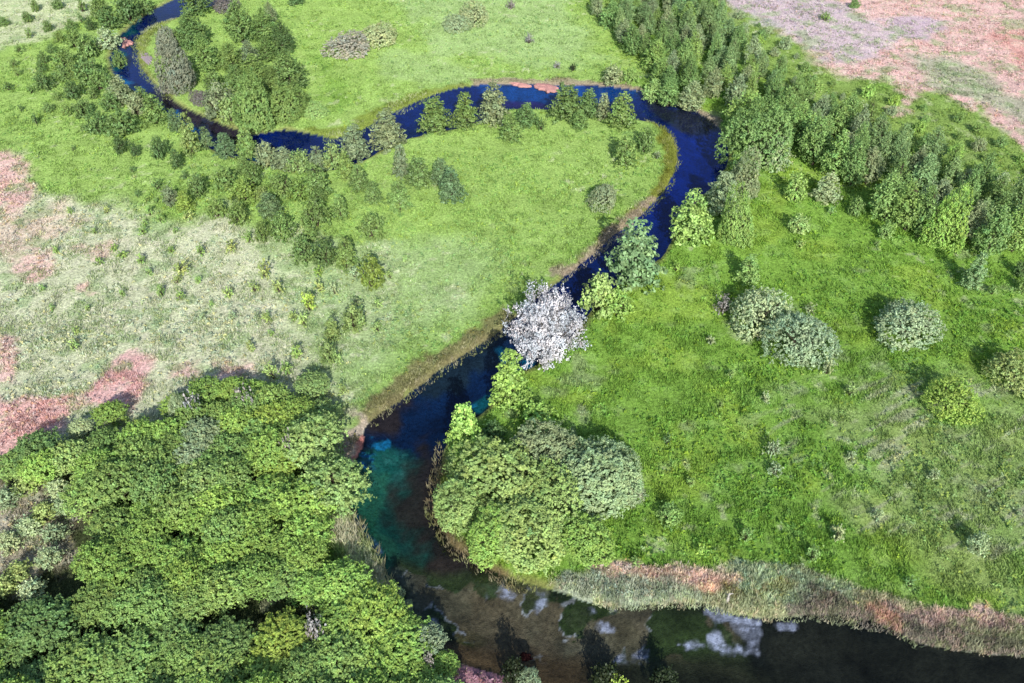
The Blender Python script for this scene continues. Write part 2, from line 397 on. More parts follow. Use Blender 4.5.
def leaf_material():
    """leaf colour = the plant's own colour (object colour) times a tint carried by each leaf"""
    m, nt, out = new_mat('leaves')
    oi = N(nt, 'ShaderNodeObjectInfo'); a = N(nt, 'ShaderNodeAttribute', attribute_name='col')
    mx = N(nt, 'ShaderNodeMix', data_type='RGBA', blend_type='MULTIPLY'); mx.inputs['Factor'].default_value = 1
    nt.links.new(oi.outputs['Color'], mx.inputs[6]); nt.links.new(a.outputs['Color'], mx.inputs[7])
    d = N(nt, 'ShaderNodeBsdfDiffuse'); t = N(nt, 'ShaderNodeBsdfTranslucent'); mix = N(nt, 'ShaderNodeMixShader')
    mix.inputs[0].default_value = .14
    g = N(nt, 'ShaderNodeBsdfGlossy'); g.inputs['Roughness'].default_value = .45; g.inputs['Color'].default_value = (.8, .85, .9, 1)
    mg = N(nt, 'ShaderNodeMixShader'); mg.inputs[0].default_value = .02
    nt.links.new(mx.outputs[2], d.inputs['Color']); nt.links.new(mx.outputs[2], t.inputs['Color'])
    nt.links.new(d.outputs[0], mix.inputs[1]); nt.links.new(t.outputs[0], mix.inputs[2])
    nt.links.new(mix.outputs[0], mg.inputs[1]); nt.links.new(g.outputs[0], mg.inputs[2])
    nt.links.new(mg.outputs[0], out.inputs['Surface'])
    return m


def bark_material(name, c1, c2):
    m, nt, out = new_mat(name)
    tc = N(nt, 'ShaderNodeTexCoord'); n = N(nt, 'ShaderNodeTexNoise'); n.inputs['Scale'].default_value = 5; n.inputs['Detail'].default_value = 5
    mp = N(nt, 'ShaderNodeMapping'); mp.inputs['Scale'].default_value = (3, 3, .6)
    nt.links.new(tc.outputs['Object'], mp.inputs['Vector']); nt.links.new(mp.outputs[0], n.inputs['Vector'])
    cr = N(nt, 'ShaderNodeValToRGB'); cr.color_ramp.elements[0].position = .35; cr.color_ramp.elements[1].position = .7
    cr.color_ramp.elements[0].color = (*c1, 1); cr.color_ramp.elements[1].color = (*c2, 1)
    nt.links.new(n.outputs['Fac'], cr.inputs[0])
    d = N(nt, 'ShaderNodeBsdfDiffuse'); nt.links.new(cr.outputs[0], d.inputs['Color'])
    b = N(nt, 'ShaderNodeBump'); b.inputs['Distance'].default_value = .04; nt.links.new(n.outputs['Fac'], b.inputs['Height'])
    nt.links.new(b.outputs[0], d.inputs['Normal']); nt.links.new(d.outputs[0], out.inputs['Surface'])
    return m


def water_material():
    m, nt, out = new_mat('river_water')
    geo = N(nt, 'ShaderNodeNewGeometry')
    n1 = N(nt, 'ShaderNodeTexNoise'); n1.inputs['Scale'].default_value = .9; n1.inputs['Detail'].default_value = 4
    nt.links.new(geo.outputs['Position'], n1.inputs['Vector'])
    b = N(nt, 'ShaderNodeBump'); b.inputs['Strength'].default_value = .4; b.inputs['Distance'].default_value = .05
    nt.links.new(n1.outputs['Fac'], b.inputs['Height'])
    fr = N(nt, 'ShaderNodeFresnel'); fr.inputs['IOR'].default_value = 1.33
    nt.links.new(b.outputs[0], fr.inputs['Normal'])
    tr = N(nt, 'ShaderNodeBsdfTransparent'); tr.inputs['Color'].default_value = (.92, .97, .985, 1)
    gl = N(nt, 'ShaderNodeBsdfGlossy'); gl.inputs['Roughness'].default_value = .04; nt.links.new(b.outputs[0], gl.inputs['Normal'])
    mix = N(nt, 'ShaderNodeMixShader')
    sb = N(nt, 'ShaderNodeMath', operation='SUBTRACT'); sb.inputs[0].default_value = 1.0; nt.links.new(geo.outputs['Backfacing'], sb.inputs[1])
    ml = N(nt, 'ShaderNodeMath', operation='MULTIPLY'); nt.links.new(fr.outputs[0], ml.inputs[0]); nt.links.new(sb.outputs[0], ml.inputs[1])
    nt.links.new(ml.outputs[0], mix.inputs[0]); nt.links.new(tr.outputs[0], mix.inputs[1]); nt.links.new(gl.outputs[0], mix.inputs[2])
    nt.links.new(mix.outputs[0], out.inputs['Surface'])
    return m


M_GROUND = ground_material(); M_BLADE = blade_material(); M_REED = blade_material('reed_blades', .25); M_LEAF = leaf_material()
M_BARK = bark_material('bark', (.05, .04, .03), (.16, .13, .1)); M_PALEBARK = bark_material('weathered_wood', (.3, .28, .26), (.6, .57, .52))
M_WATER = water_material(); M_MUD = bark_material('red_peat', (.45, .20, .18), (.72, .42, .38)); M_SAND = bark_material('pale_sand', (.34, .27, .32), (.55, .46, .46))
M_WEED = bark_material('dark_weed', (.016, .007, .007), (.035, .012, .012))


# ------------------------------------------------------------------ mesh helpers
def mesh_np(name, V, F, mat, col=None, smooth=False):
    """V (n,3); F (m,k) with k = 3 or 4; col (n,3) linear"""
    me = bpy.data.meshes.new(name)
    V = np.asarray(V, np.float32); F = np.asarray(F, np.int32); k = F.shape[1]
    me.vertices.add(len(V)); me.vertices.foreach_set('co', V.ravel())
    me.loops.add(F.size); me.loops.foreach_set('vertex_index', F.ravel())
    me.polygons.add(len(F)); me.polygons.foreach_set('loop_start', np.arange(0, F.size, k, dtype=np.int32))
    if smooth:
        me.polygons.foreach_set('use_smooth', np.ones(len(F), bool))
    if col is not None:
        at_ = me.attributes.new('col', 'FLOAT_COLOR', 'POINT')
        at_.data.foreach_set('color', np.hstack([col, np.ones((len(V), 1))]).astype(np.float32).ravel())
    me.update(calc_edges=True)
    for mm in (mat if isinstance(mat, (list, tuple)) else [mat]):
        me.materials.append(mm)
    return me


def link(name, me, parent=None):
    o = bpy.data.objects.new(name, me); C.objects.link(o)
    if parent is not None:
        o.parent = parent
    return o


def tag(o, label=None, cat=None, group=None, kind=None):
    if label: o['label'] = label
    if cat: o['category'] = cat
    if group: o['group'] = group
    if kind: o['kind'] = kind
    return o


def tube(path, radii, n=6):
    path = np.array(path, float); V = []; F = []
    for i, p in enumerate(path):
        d = path[min(i + 1, len(path) - 1)] - path[max(i - 1, 0)]; d /= np.linalg.norm(d) + 1e-9
        a = np.cross(d, [0, 0, 1.0] if abs(d[2]) < .9 else [1.0, 0, 0]); a /= np.linalg.norm(a); b = np.cross(d, a)
        for j in range(n):
            t = 2 * math.pi * j / n
            V.append(p + radii[i] * (a * math.cos(t) + b * math.sin(t)))
    for i in range(len(path) - 1):
        for j in range(n):
            F.append((i * n + j, i * n + (j + 1) % n, (i + 1) * n + (j + 1) % n, (i + 1) * n + j))
    return np.array(V), np.array(F)


def join(parts):
    V = []; F = []; o = 0
    for v, f in parts:
        V.append(v); F.append(f + o); o += len(v)
    return np.vstack(V), np.vstack(F)


def unit(v):
    return v / (np.linalg.norm(v, axis=-1, keepdims=True) + 1e-9)


def leaf_quads(P, Nrm, size, g, tint, elong=1.5):
    """a small bent quad at every point P facing about Nrm"""
    n = len(P)
    a = unit(np.cross(Nrm, unit(g.normal(size=(n, 3))))); b = np.cross(Nrm, a)
    s = (size * g.uniform(.6, 1.35, n))[:, None]
    u = a * s * .5 * elong; v = b * s * .5
    mid = Nrm * s * .12
    V = np.stack([P - u, P - v + mid, P + u, P + v + mid], 1).reshape(-1, 3)
    F = np.arange(4 * n).reshape(n, 4)
    col = np.repeat(tint, 4, axis=0)
    return V, F, col


def crown_cloud(kind, Rr, H, nl, size, seed):
    """positions, normals and tints of the leaves of one crown"""
    g = np.random.default_rng(seed)
    sp = []      # sprays: centre, radii (3), outward, weight
    if kind in ('oval', 'bushy'):
        k = 190 if kind == 'oval' else 95
        base = .12 if kind == 'oval' else .04
        lean = g.normal(size=2) * .06
        for i in range(k):
            h = base + (1 - base) * (i + g.uniform(0, 1)) / k
            hh = (h - base) / (1 - base)
            if kind == 'oval':
                pr = (max(0.0, math.sin(math.pi * min(1, hh * .80 + .20))) ** .8) * (1 - .32 * hh)
            else:
                pr = (1 - hh ** 2.3) ** .6 * (.72 + .28 * min(1, hh * 3))
            th = i * 2.39996 + g.uniform(-.5, .5)
            rr = Rr * pr * g.uniform(.45, 1.08)
            c = np.array([rr * math.cos(th) + lean[0] * h * H, rr * math.sin(th) + lean[1] * h * H, h * H * .95])
            q = Rr * (g.uniform(.09, .21) if kind == 'oval' else g.uniform(.11, .24))
            sp.append((c, np.array([q, q, q * (.9 if kind == 'oval' else .75)]), pr))
    elif kind == 'tier':
        tiers = 9
        for t in range(tiers):
            h = .10 + .86 * t / (tiers - 1)
            L = Rr * (1 - h) ** .56 * 1.05 + .08 * Rr
            nb = max(4, int(9 - 5 * h))
            off = g.uniform(0, 6.28)
            for b_ in range(nb):
                th = off + b_ * 6.283 / nb + g.uniform(-.25, .25)
                LL = L * g.uniform(.72, 1.1)
                for f in (.45, .8, 1.0):
                    if f < .6 and LL < .5 * Rr: continue
                    c = np.array([LL * f * math.cos(th), LL * f * math.sin(th), H * h + .10 * H * f * (g.uniform(-.6, .7))])
                    q = Rr * (.24 if f < 1 else .17) * g.uniform(.8, 1.25)
                    sp.append((c, np.array([q, q, q * .42]), 1))
        sp.append((np.array([0, 0, H * .98]), np.array([.1 * Rr, .1 * Rr, .1 * H * .5]), .5))
    elif kind in ('dome', 'willow'):
        k = 300 if kind == 'dome' else 420
        bs = 1.15 if kind == 'dome' else 2.0
        bump = [(unit(g.normal(size=3) * [1, 1, .6] + [0, 0, .3]), bs * g.uniform(-.11, .19)) for _ in range(14)]
        for i in range(k):
            z = (i + .5) / k
            th = i * 2.39996
            z = min(.98, z * 1.0)
            r = math.sqrt(max(0, 1 - z * z))
            d = np.array([r * math.cos(th), r * math.sin(th), z])
            w = 1 + sum(a * max(0, d @ bd - .72) / .28 for bd, a in bump) - .06 + g.normal() * .06
            if i == 0:
                ph = g.uniform(0, 6.28, 3)
            low = (.88 + .12 * min(1, z * 4)) * (1 + .10 * math.sin(2 * th + ph[0]) + .07 * math.sin(3 * th + ph[1]) + .05 * math.sin(7 * th + ph[2]))
            c = np.array([d[0] * Rr * .9 * w * low, d[1] * Rr * .9 * w * low, .04 * H + d[2] * H * .88 * w])
            q = Rr * g.uniform(.06, .125) * (.95 if kind == 'willow' else 1.05)
            sp.append((c, np.array([q, q, q * .85]), 1))
    elif kind == 'thicket':
        k = 260
        for i in range(k):
            f = math.sqrt((i + .5) / k)
            th = i * 2.39996 + g.uniform(-.3, .3)
            rr = Rr * 1.12 * f * g.uniform(.85, 1.1)
            top = 1 - .30 * f ** 2.6
            c = np.array([rr * math.cos(th), rr * math.sin(th), H * top * g.uniform(.78, 1.02)])
            q = Rr * g.uniform(.05, .11)
            sp.append((c, np.array([q * 1.1, q * 1.1, q * .65]), 1))
        for i in range(26):
            th = i * 2.39996; h = g.uniform(.15, .55); rr = Rr * g.uniform(.6, 1.0); q = Rr * .2
            sp.append((np.array([rr * math.cos(th), rr * math.sin(th), H * h]), np.array([q, q, q * .6]), .6))
    elif kind == 'blossom':
        for i in range(70):
            z = (i + .5) / 70; th = i * 2.39996 + g.uniform(-.5, .5)
            r = math.sqrt(1 - z * z)
            L = g.uniform(.78, 1.12)
            tip = np.array([r * math.cos(th) * Rr * L, r * math.sin(th) * Rr * L, .08 * H + z * H * .9 * L])
            for f in (.5, .66, .8, .92, 1.0):
                c = tip * f + g.normal(size=3) * Rr * .06
                q = Rr * (.085 if f < .95 else .06) * g.uniform(.6, 1.3)
                sp.append((c, np.array([q, q, q * 1.2]), 1))
    else:  # sprig, small open sapling or shrub
        k = 16
        for i in range(k):
            h = .15 + .8 * (i / k); th = i * 2.39996 + g.uniform(-.4, .4)
            rr = Rr * (1 - h ** 2) ** .5 * g.uniform(.4, .95)
            q = Rr * g.uniform(.2, .4)
            sp.append((np.array([rr * math.cos(th), rr * math.sin(th), H * h]), np.array([q, q, q * .7]), 1))
    ax = np.array([0, 0, H * .38])
    wts = np.array([s[1][0] * s[1][1] * max(.25, s[2]) for s in sp]); wts /= wts.sum()
    cnt = np.maximum(6, (wts * nl * .86).astype(int))
    Ps, Ns, Ts = [], [], []
    for (c, r, _), n in zip(sp, cnt):
        d = unit(g.normal(size=(n, 3)))
        out = unit(c - ax)
        d = unit(d + out * .35 + [0, 0, .25])
        if kind == 'tier':
            P = c + d * r * (g.uniform(.45, 1.05, (n, 1)))
        else:       # leaves strung along a few twigs that leave the spray outward and up
            m_ = max(3, n // 9)
            tw = unit(out * .55 + np.array([0, 0, .55]) + g.normal(size=(m_, 3)) * .75)
            tight = .62 if kind in ('dome', 'willow') else 1.0
            tb = c + g.normal(size=(m_, 3)) * r * .55 * tight
            pk = g.integers(0, m_, n); u = g.uniform(-.35, 1.1, (n, 1))
            P = tb[pk] + tw[pk] * u * r.mean() * tight * g.uniform(.9, 1.9, (m_, 1))[pk] + g.normal(size=(n, 3)) * size * .28
            d = unit(d * .6 + tw[pk] * .5)
        fl = .42 if kind in ('dome', 'willow') else .5
        nr = unit(d * .6 + out * .5 + np.array([0, 0, .35]) + g.normal(size=(n, 3)) * fl)
        tv = g.uniform(.80, 1.20) if kind in ('dome', 'willow') else g.uniform(.72, 1.28)
        t = tv * g.uniform(.75, 1.25, n)
        hue = g.normal() * .05
        T = np.stack([t * (1 + hue), t, t * (1 - hue * .5)], 1)
        Ps.append(P); Ns.append(nr); Ts.append(T)
    ni = int(nl * .14)      # leaves deeper inside the crown, the shade there put into their darker tint
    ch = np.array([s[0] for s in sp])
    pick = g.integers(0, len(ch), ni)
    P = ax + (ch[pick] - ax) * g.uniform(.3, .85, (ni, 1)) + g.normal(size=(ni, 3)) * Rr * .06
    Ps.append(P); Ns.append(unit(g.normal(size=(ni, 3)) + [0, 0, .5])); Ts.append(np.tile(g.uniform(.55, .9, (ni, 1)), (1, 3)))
    P = np.vstack(Ps); P[:, 2] = np.maximum(P[:, 2], .04)
    return P, np.vstack(Ns), np.vstack(Ts), sp, g


def wood_for(kind, Rr, H, sp, g, many=None):
    parts = []
    r0 = .045 * Rr + .035
    if kind == 'blossom':
        for i in range(4, len(sp), 10):
            c = sp[i][0]; b = np.array([0, 0, -.1])
            parts.append(tube([b, b * .5 + c * .5 + g.normal(size=3) * .2, c], [.10, .06, .025], 4))
    if kind == 'sprig':
        for i in range(len(sp)):
            c = sp[i][0]; b = np.array([0, 0, -.12]) + g.normal(size=3) * .02
            parts.append(tube([b, b * .4 + c * .6 + [0, 0, .06 * H], c], [r0 * .6, r0 * .4, r0 * .15], 4))
    elif kind in ('dome', 'willow', 'blossom', 'bushy'):
        stems = {'dome': 7, 'willow': 8, 'sprig': 4, 'blossom': 3, 'bushy': 5}[kind]
        for i in range(stems):
            th = i * 6.283 / stems + g.uniform(-.4, .4); rr = Rr * g.uniform(.35, .75)
            e = np.array([rr * math.cos(th), rr * math.sin(th), H * g.uniform(.55, .85)])
            b = np.array([.08 * Rr * math.cos(th), .08 * Rr * math.sin(th), -.15])
            m_ = b * .45 + e * .55 + np.array([0, 0, H * .10])
            parts.append(tube([b, (b + m_) * .5 + [0, 0, .05 * H], m_, e], [r0, r0 * .8, r0 * .5, r0 * .18], 5))
    else:
        top = H * (.93 if kind == 'tier' else .82)
        pth = [np.array([g.normal() * .03 * Rr * t, g.normal() * .03 * Rr * t, -.2 + (top + .2) * t]) for t in (0, .2, .45, .7, 1)]
        parts.append(tube(pth, [r0 * 1.7, r0 * 1.3, r0, r0 * .6, r0 * .15], 7))
        idx = g.choice(len(sp), min(len(sp), 16 if many is None else many), replace=False)
        for i in idx:
            c = sp[i][0]; hz = max(.12 * H, min(c[2] - .25 * np.hypot(c[0], c[1]), top * .95))
            s = np.array([0, 0, hz]); m_ = (s + c) * .5 + [0, 0, .03 * H]
            parts.append(tube([s, m_, c], [r0 * .5, r0 * .32, r0 * .1], 4))
    return join(parts)


PROTO = {}


def make_protos():
    spec = {   # kind, R, H, leaves, leaf size, variants
        'wood': ('oval', 2.6, 9.0, 6000, .185, 6),
        'alder': ('tier', 2.8, 7.0, 3000, .25, 5),
        'bush': ('bushy', 2.2, 4.0, 2100, .22, 5),
        'sap': ('sprig', 1.1, 2.0, 360, .19, 5),
        'dome': ('dome', 4.0, 5.2, 14000, .155, 3),
        'willow': ('willow', 5.5, 8.0, 26000, .18, 4),
        'thicket': ('thicket', 2.8, 5.5, 13000, .15, 6),
        'blossom': ('blossom', 4.7, 7.5, 34000, .125, 1),
        'twig': ('sprig', 1.5, 2.0, 520, .18, 3),
    }
    for key, (kind, Rr, H, nl, sz, nv) in spec.items():
        PROTO[key] = []
        for v in range(nv):
            P, Nn, T, sp, g = crown_cloud(kind, Rr, H, nl, sz, hash_seed(key, v))
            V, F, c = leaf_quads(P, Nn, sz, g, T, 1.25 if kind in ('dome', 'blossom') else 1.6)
            bv, bf = wood_for(kind, Rr, H, sp, g)
            if key in ('sap', 'twig'):      # one small mesh: leaves and stems together
                VV, FF = join([(V, F), (bv, bf)])
                cc = np.vstack([c, np.tile([[.5, .45, .5]], (len(bv), 1))])
                me = mesh_np(key + '_plant', VV, FF, [M_LEAF, M_BARK], cc)
                mi = np.zeros(len(FF), np.int32); mi[len(F):] = 1
                me.polygons.foreach_set('material_index', mi)
                PROTO[key].append((Rr, H, me, None))
            else:
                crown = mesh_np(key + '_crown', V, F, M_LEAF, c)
                trunk = mesh_np(key + '_trunk', bv, bf, M_BARK, None, True)
                PROTO[key].append((Rr, H, crown, trunk))


def hash_seed(key, v):
    return sum(ord(ch) * (i + 3) for i, ch in enumerate(key)) * 31 + v * 101


make_protos()

TONE = {   # leaf base colours
    'grn': (.325, .50, .145), 'dgrn': (.19, .32, .11), 'grey': (.39, .49, .255), 'pale': (.56, .67, .36), 'ygrn': (.44, .60, .125),
    'brt': (.375, .575, .135), 'lite': (.41, .58, .195), 'silv': (.385, .495, .285), 'purp': (.38, .36, .345), 'white': (.63, .62, .645),
    'blue': (.275, .435, .195), 'mid': (.27, .435, .14), 'olive': (.43, .53, .18), 'dark': (.03, .045, .018), 'straw': (.68, .68, .48), 'wood': (.30, .455, .185),
    'sage': (.47, .51, .35), 'sgrn': (.40, .535, .275), 'ash': (.57, .57, .47),
}
PLANTS = []      # every placed plant, labelled once all stand


def plant(px, ytop, ybot, w, sp, tone, zone, minr=None, hk=None, label=None, name=None, cat=None):
    """stand a plant whose outline was surveyed as centre px, top, bottom and width"""
    cyp = .5 * (ytop + ybot)
    h = 3.0
    for _ in range(4):
        s = scale_at(cyp, h * .5)
        dep = DEP + math.atan((cyp - CY) / FPX)
        W = w / s
        a2 = max(0, (ybot - ytop) ** 2 - (w * math.sin(dep)) ** 2)
        h = math.sqrt(a2) / (s * math.cos(dep))
        lo, hi = {'wood': (1.3, 2.6), 'alder': (1.0, 1.9), 'bush': (.7, 1.25), 'sap': (.7, 1.5), 'dome': (.38, .85), 'willow': (.5, .9),
                  'thicket': (.6, .9), 'blossom': (.7, .95), 'twig': (.5, 1.0)}[sp]
        h = min(max(h, lo * W), hi * W)
        if hk: h = hk
    X, Y = at(px, cyp, h * .5)
    if sp in ('alder', 'bush', 'wood', 'sap', 'twig'):
        a_ = .5 * w; dep = DEP + math.atan((cyp - CY) / FPX); s = scale_at(ybot - .6 * a_ * math.sin(dep)); W = w / s
        h = hk or min(max((ybot - ytop - .6 * a_ * math.sin(dep)) / (s * math.cos(dep)), lo * .8 * W), hi * W)
        X, Y = at(px, ybot - .6 * a_ * math.sin(dep), 0)
    if sp in ('dome', 'willow'):      # rounded crown sitting on the ground
        s = scale_at(ybot - w * .3); a_ = .5 * w
        dep = DEP + math.atan((cyp - CY) / FPX)
        t_ = (ybot - ytop) - a_ * math.sin(dep)
        hh_ = math.sqrt(max(0, t_ * t_ - (a_ * math.sin(dep)) ** 2)) / (s * math.cos(dep))
        W = w / s
        h = hk or min(max(hh_, (.36 if tone in ('purp', 'ash') else .56 if sp == 'dome' else .45) * W), (.62 if sp == 'dome' else 1.0) * W)
        X, Y = at(px, ybot - a_ * math.sin(dep) * .97, 0)
    return place(X, Y, W, h, sp, tone, zone, label, name, cat)


def place(X, Y, W, h, sp, tone, zone, label=None, name=None, cat=None):
    pr = rnd.choice(PROTO[sp]); Rr, H, crown, trunk = pr
    base_name, base_cat = {'wood': ('woodland_tree', 'woodland tree'), 'alder': ('alder_tree', 'alder'), 'bush': ('bushy_tree', 'bushy tree'),
                           'sap': ('sapling', 'sapling'), 'dome': ('dome_shrub', 'shrub'), 'willow': ('willow_tree', 'willow'),
                           'thicket': ('thicket_tree', 'thicket tree'), 'blossom': ('blossom_tree', 'tree'), 'twig': ('twiggy_shrub', 'twiggy shrub')}[sp]
    name = name or base_name; cat = cat or base_cat
    z = float(ground_z(np.array([X]), np.array([Y]))[0])
    z = max(z, WATER_Z - .3)
    sx = W / (2 * Rr) * (1.02 if sp in ('alder', 'dome') else 1.0 if sp == 'thicket' else .93); sz = h / H
    c = TONE[tone]; j = rnd.uniform(.86, 1.14); hue = rnd.uniform(-.05, .05)
    if zone == 'thicket':
        j *= .88
    if zone == 'right wood':
        j *= .93
    if zone in ('left slope', 'left bank', 'tongue', 'upper left', 'loop wood'):      # the darker alders of the far bank
        j *= .64 if zone == 'left slope' else .70
    col = (c[0] * j * (1 + hue), c[1] * j, c[2] * j * (1 - hue), 1)
    if trunk is None:
        o = link(name, crown); o.color = col
    else:
        o = bpy.data.objects.new(name, None); C.objects.link(o); o.empty_display_size = .5
        t = link('trunk', trunk, o)
        k = link('crown', crown, o); k.color = col
    o.location = (X, Y, z); o.rotation_euler = (0, 0, rnd.uniform(0, 6.283))
    q = rnd.uniform(.90, 1.11)
    o.scale = (sx * q, sx / q, sz)
    o['category'] = cat
    PLANTS.append(dict(o=o, X=X, Y=Y, W=W, h=h, sp=sp, tone=tone, zone=zone, label=label))
    return o


# ------------------------------------------------------------------ the plants, as surveyed
# right meadow
plant(905, 306, 355, 64, 'dome', 'silv', 'x', label='grey-green dome shrub alone in the right meadow, the roundest of its kind').children[1].color = (.23, .32, .195, 1)
plant(947, 380, 425, 54, 'dome', 'ygrn', 'x', label='yellow-green dome shrub in the meadow, smaller than the grey-green one')
plant(1009, 351, 398, 54, 'dome', 'olive', 'x', label='olive rounded shrub cut by the right edge of the picture')
plant(756, 281, 343, 62, 'dome', 'pale', 'x', label='lumpy pale green shrub touching the silvery one, purple twigs at its foot')
plant(800, 313, 376, 70, 'dome', 'silv', 'x', label='silvery grey dome shrub touching a lumpy green shrub, largest in the meadow')
plant(747, 257, 287, 25, 'alder', 'grn', 'x', label='thin open tree behind the lumpy pale green shrub, casting a dark shadow')
plant(722, 296, 315, 18, 'twig', 'purp', 'x', label='grey-purple twiggy shrub on the left side of the lumpy pale green shrub')
plant(760, 328, 340, 12, 'twig', 'purp', 'x', label='purple twiggy shrub wedged between the lumpy and the silvery shrubs')
plant(939, 193, 253, 42, 'willow', 'brt', 'x', hk=7.5, label='bright yellow-green full tree at the front edge of the right wood', name='broadleaf_tree', cat='broadleaf tree')
plant(689, 195, 246, 44, 'alder', 'grn', 'x', label='broad layered green tree on the bank right of the river bend')
plant(733, 203, 251, 40, 'willow', 'grn', 'x', label='full dark green tree with a black shadow, right beside the broad layered bank tree', name='broadleaf_tree', cat='broadleaf tree', hk=7)
plant(720, 174, 217, 36, 'alder', 'grey', 'x', label='tall grey-green tree at the water, behind the broad layered bank tree')
plant(742, 163, 202, 36, 'willow', 'grey', 'x', hk=6.5, label='soft grey-green tree between the big bank tree and the dark green tree', name='broadleaf_tree', cat='broadleaf tree')
plant(757, 112, 172, 60, 'willow', 'mid', 'x', hk=9.5, label='largest dark rounded tree on the right bank of the river bend', name='broadleaf_tree', cat='broadleaf tree')
plant(745, 97, 140, 44, 'wood', 'grn', 'x', label='tree right behind the largest dark rounded bank tree')
plant(773, 140, 172, 30, 'bush', 'grey', 'x', label='low bush on the meadow side of the largest dark rounded bank tree')
plant(633, 226, 292, 52, 'alder', 'blue', 'x', label='blue-green layered tree on the right bank above the white blossoming tree')
plant(598, 275, 318, 40, 'bush', 'lite', 'x', label='loose light green bush touching the white blossoming tree on its right')
plant(617, 290, 320, 32, 'bush', 'brt', 'x', label='low bright bush at the foot of the blue-green layered bank tree')
plant(510, 353, 412, 38, 'alder', 'brt', 'x', label='bright green layered tree on the bank just below the white blossoming tree')
plant(547, 272, 357, 86, 'blossom', 'white', 'x', label='white blossoming tree leaning over the narrow middle of the river')
# island clump by the lower bend
plant(466, 407, 458, 36, 'alder', 'brt', 'x', label='small layered bright green tree at the top left corner of the willow clump')
for a, hk_, lb in [
        ((500, 425, 525, 112, 'willow', 'lite'), 6.0, 'biggest yellow-green willow of the clump inside the lower river bend'),
        ((588, 425, 528, 104, 'willow', 'sgrn'), 5.6, 'big grey-green willow forming the right half of the clump'),
        ((525, 498, 580, 102, 'willow', 'lite'), 4.6, 'light green willow at the bottom of the clump, touching the bank reeds'),
        ((461, 475, 538, 58, 'willow', 'lite'), 3.8, 'low pale willow at the left of the clump beside the water'),
        ((585, 500, 568, 66, 'willow', 'brt'), 4.0, 'low bright willow at the lower right of the clump facing the meadow'),
        ((545, 420, 490, 76, 'willow', 'grey'), 5.0, 'middle willow wedged between the two biggest ones of the clump'),
        ((478, 440, 500, 62, 'willow', 'brt'), 4.2, 'willow filling the gap behind the low pale one at the water'),
        ((612, 445, 508, 58, 'willow', 'sgrn'), 4.4, 'grey-green willow on the meadow edge of the clump, under the big one'),
        ((488, 512, 568, 58, 'willow', 'brt'), 3.6, 'low willow on the water side between the pale and the bottom one'),
        ((552, 470, 535, 70, 'willow', 'lite'), 4.8, 'willow in the very middle of the clump')]:
    plant(*a, 'x', hk=hk_, label=lb)
plant(625, 465, 510, 38, 'dome', 'silv', 'x', label='small silvery bush on the meadow side of the willow clump')
plant(637, 484, 499, 12, 'twig', 'purp', 'x', label='violet-grey twiggy shrub at the rightmost tip of the willow clump')
plant(540, 408, 432, 40, 'bush', 'brt', 'x', label='low bright bush behind the biggest yellow-green willow')
plant(493, 425, 445, 26, 'bush', 'dgrn', 'x', label='dark bush between the small layered tree and the biggest willow')

# single trees and shrubs on the right meadow
for a in [(794, 170, 203, 24, 'bush', 'grn'), (825, 175, 204, 28, 'alder', 'grey'), (855, 198, 217, 17, 'bush', 'mid'), (831, 206, 215, 9, 'sap', 'mid'),
          (799, 214, 235, 24, 'bush', 'lite'), (971, 254, 290, 22, 'alder', 'blue'), (885, 222, 240, 17, 'bush', 'mid'), (877, 239, 246, 7, 'sap', 'mid'),
          (992, 284, 295, 11, 'sap', 'mid'), (1019, 258, 278, 16, 'bush', 'dgrn'), (1022, 276, 294, 16, 'bush', 'mid'),
          (668, 507, 527, 26, 'bush', 'grn'), (635, 557, 567, 11, 'sap', 'mid'), (667, 434, 445, 9, 'sap', 'dgrn'), (772, 441, 458, 18, 'twig', 'silv'),
          (765, 393, 404, 12, 'sap', 'grey'), (850, 388, 399, 12, 'sap', 'lite'), (730, 369, 379, 9, 'sap', 'mid'), (710, 337, 346, 11, 'sap', 'grey'),
          (826, 360, 376, 12, 'sap', 'grey'), (809, 305, 316, 12, 'sap', 'grey'), (774, 464, 477, 16, 'twig', 'silv'), (745, 529, 543, 13, 'sap', 'mid'),
          (836, 528, 544, 15, 'sap', 'grey'), (876, 510, 522, 12, 'sap', 'grey'), (812, 548, 564, 14, 'sap', 'mid'), (975, 536, 556, 22, 'bush', 'grey'),
          (909, 578, 589, 12, 'sap', 'mid'), (676, 263, 273, 9, 'sap', 'brt'), (800, 240, 248, 9, 'sap', 'lite'), (690, 478, 488, 11, 'sap', 'grn'),
          (932, 470, 482, 12, 'sap', 'grey'), (720, 400, 409, 8, 'sap', 'grn'), (850, 452, 462, 10, 'sap', 'grey'), (700, 545, 556, 11, 'sap', 'brt')]:
    plant(*a, 'right meadow')

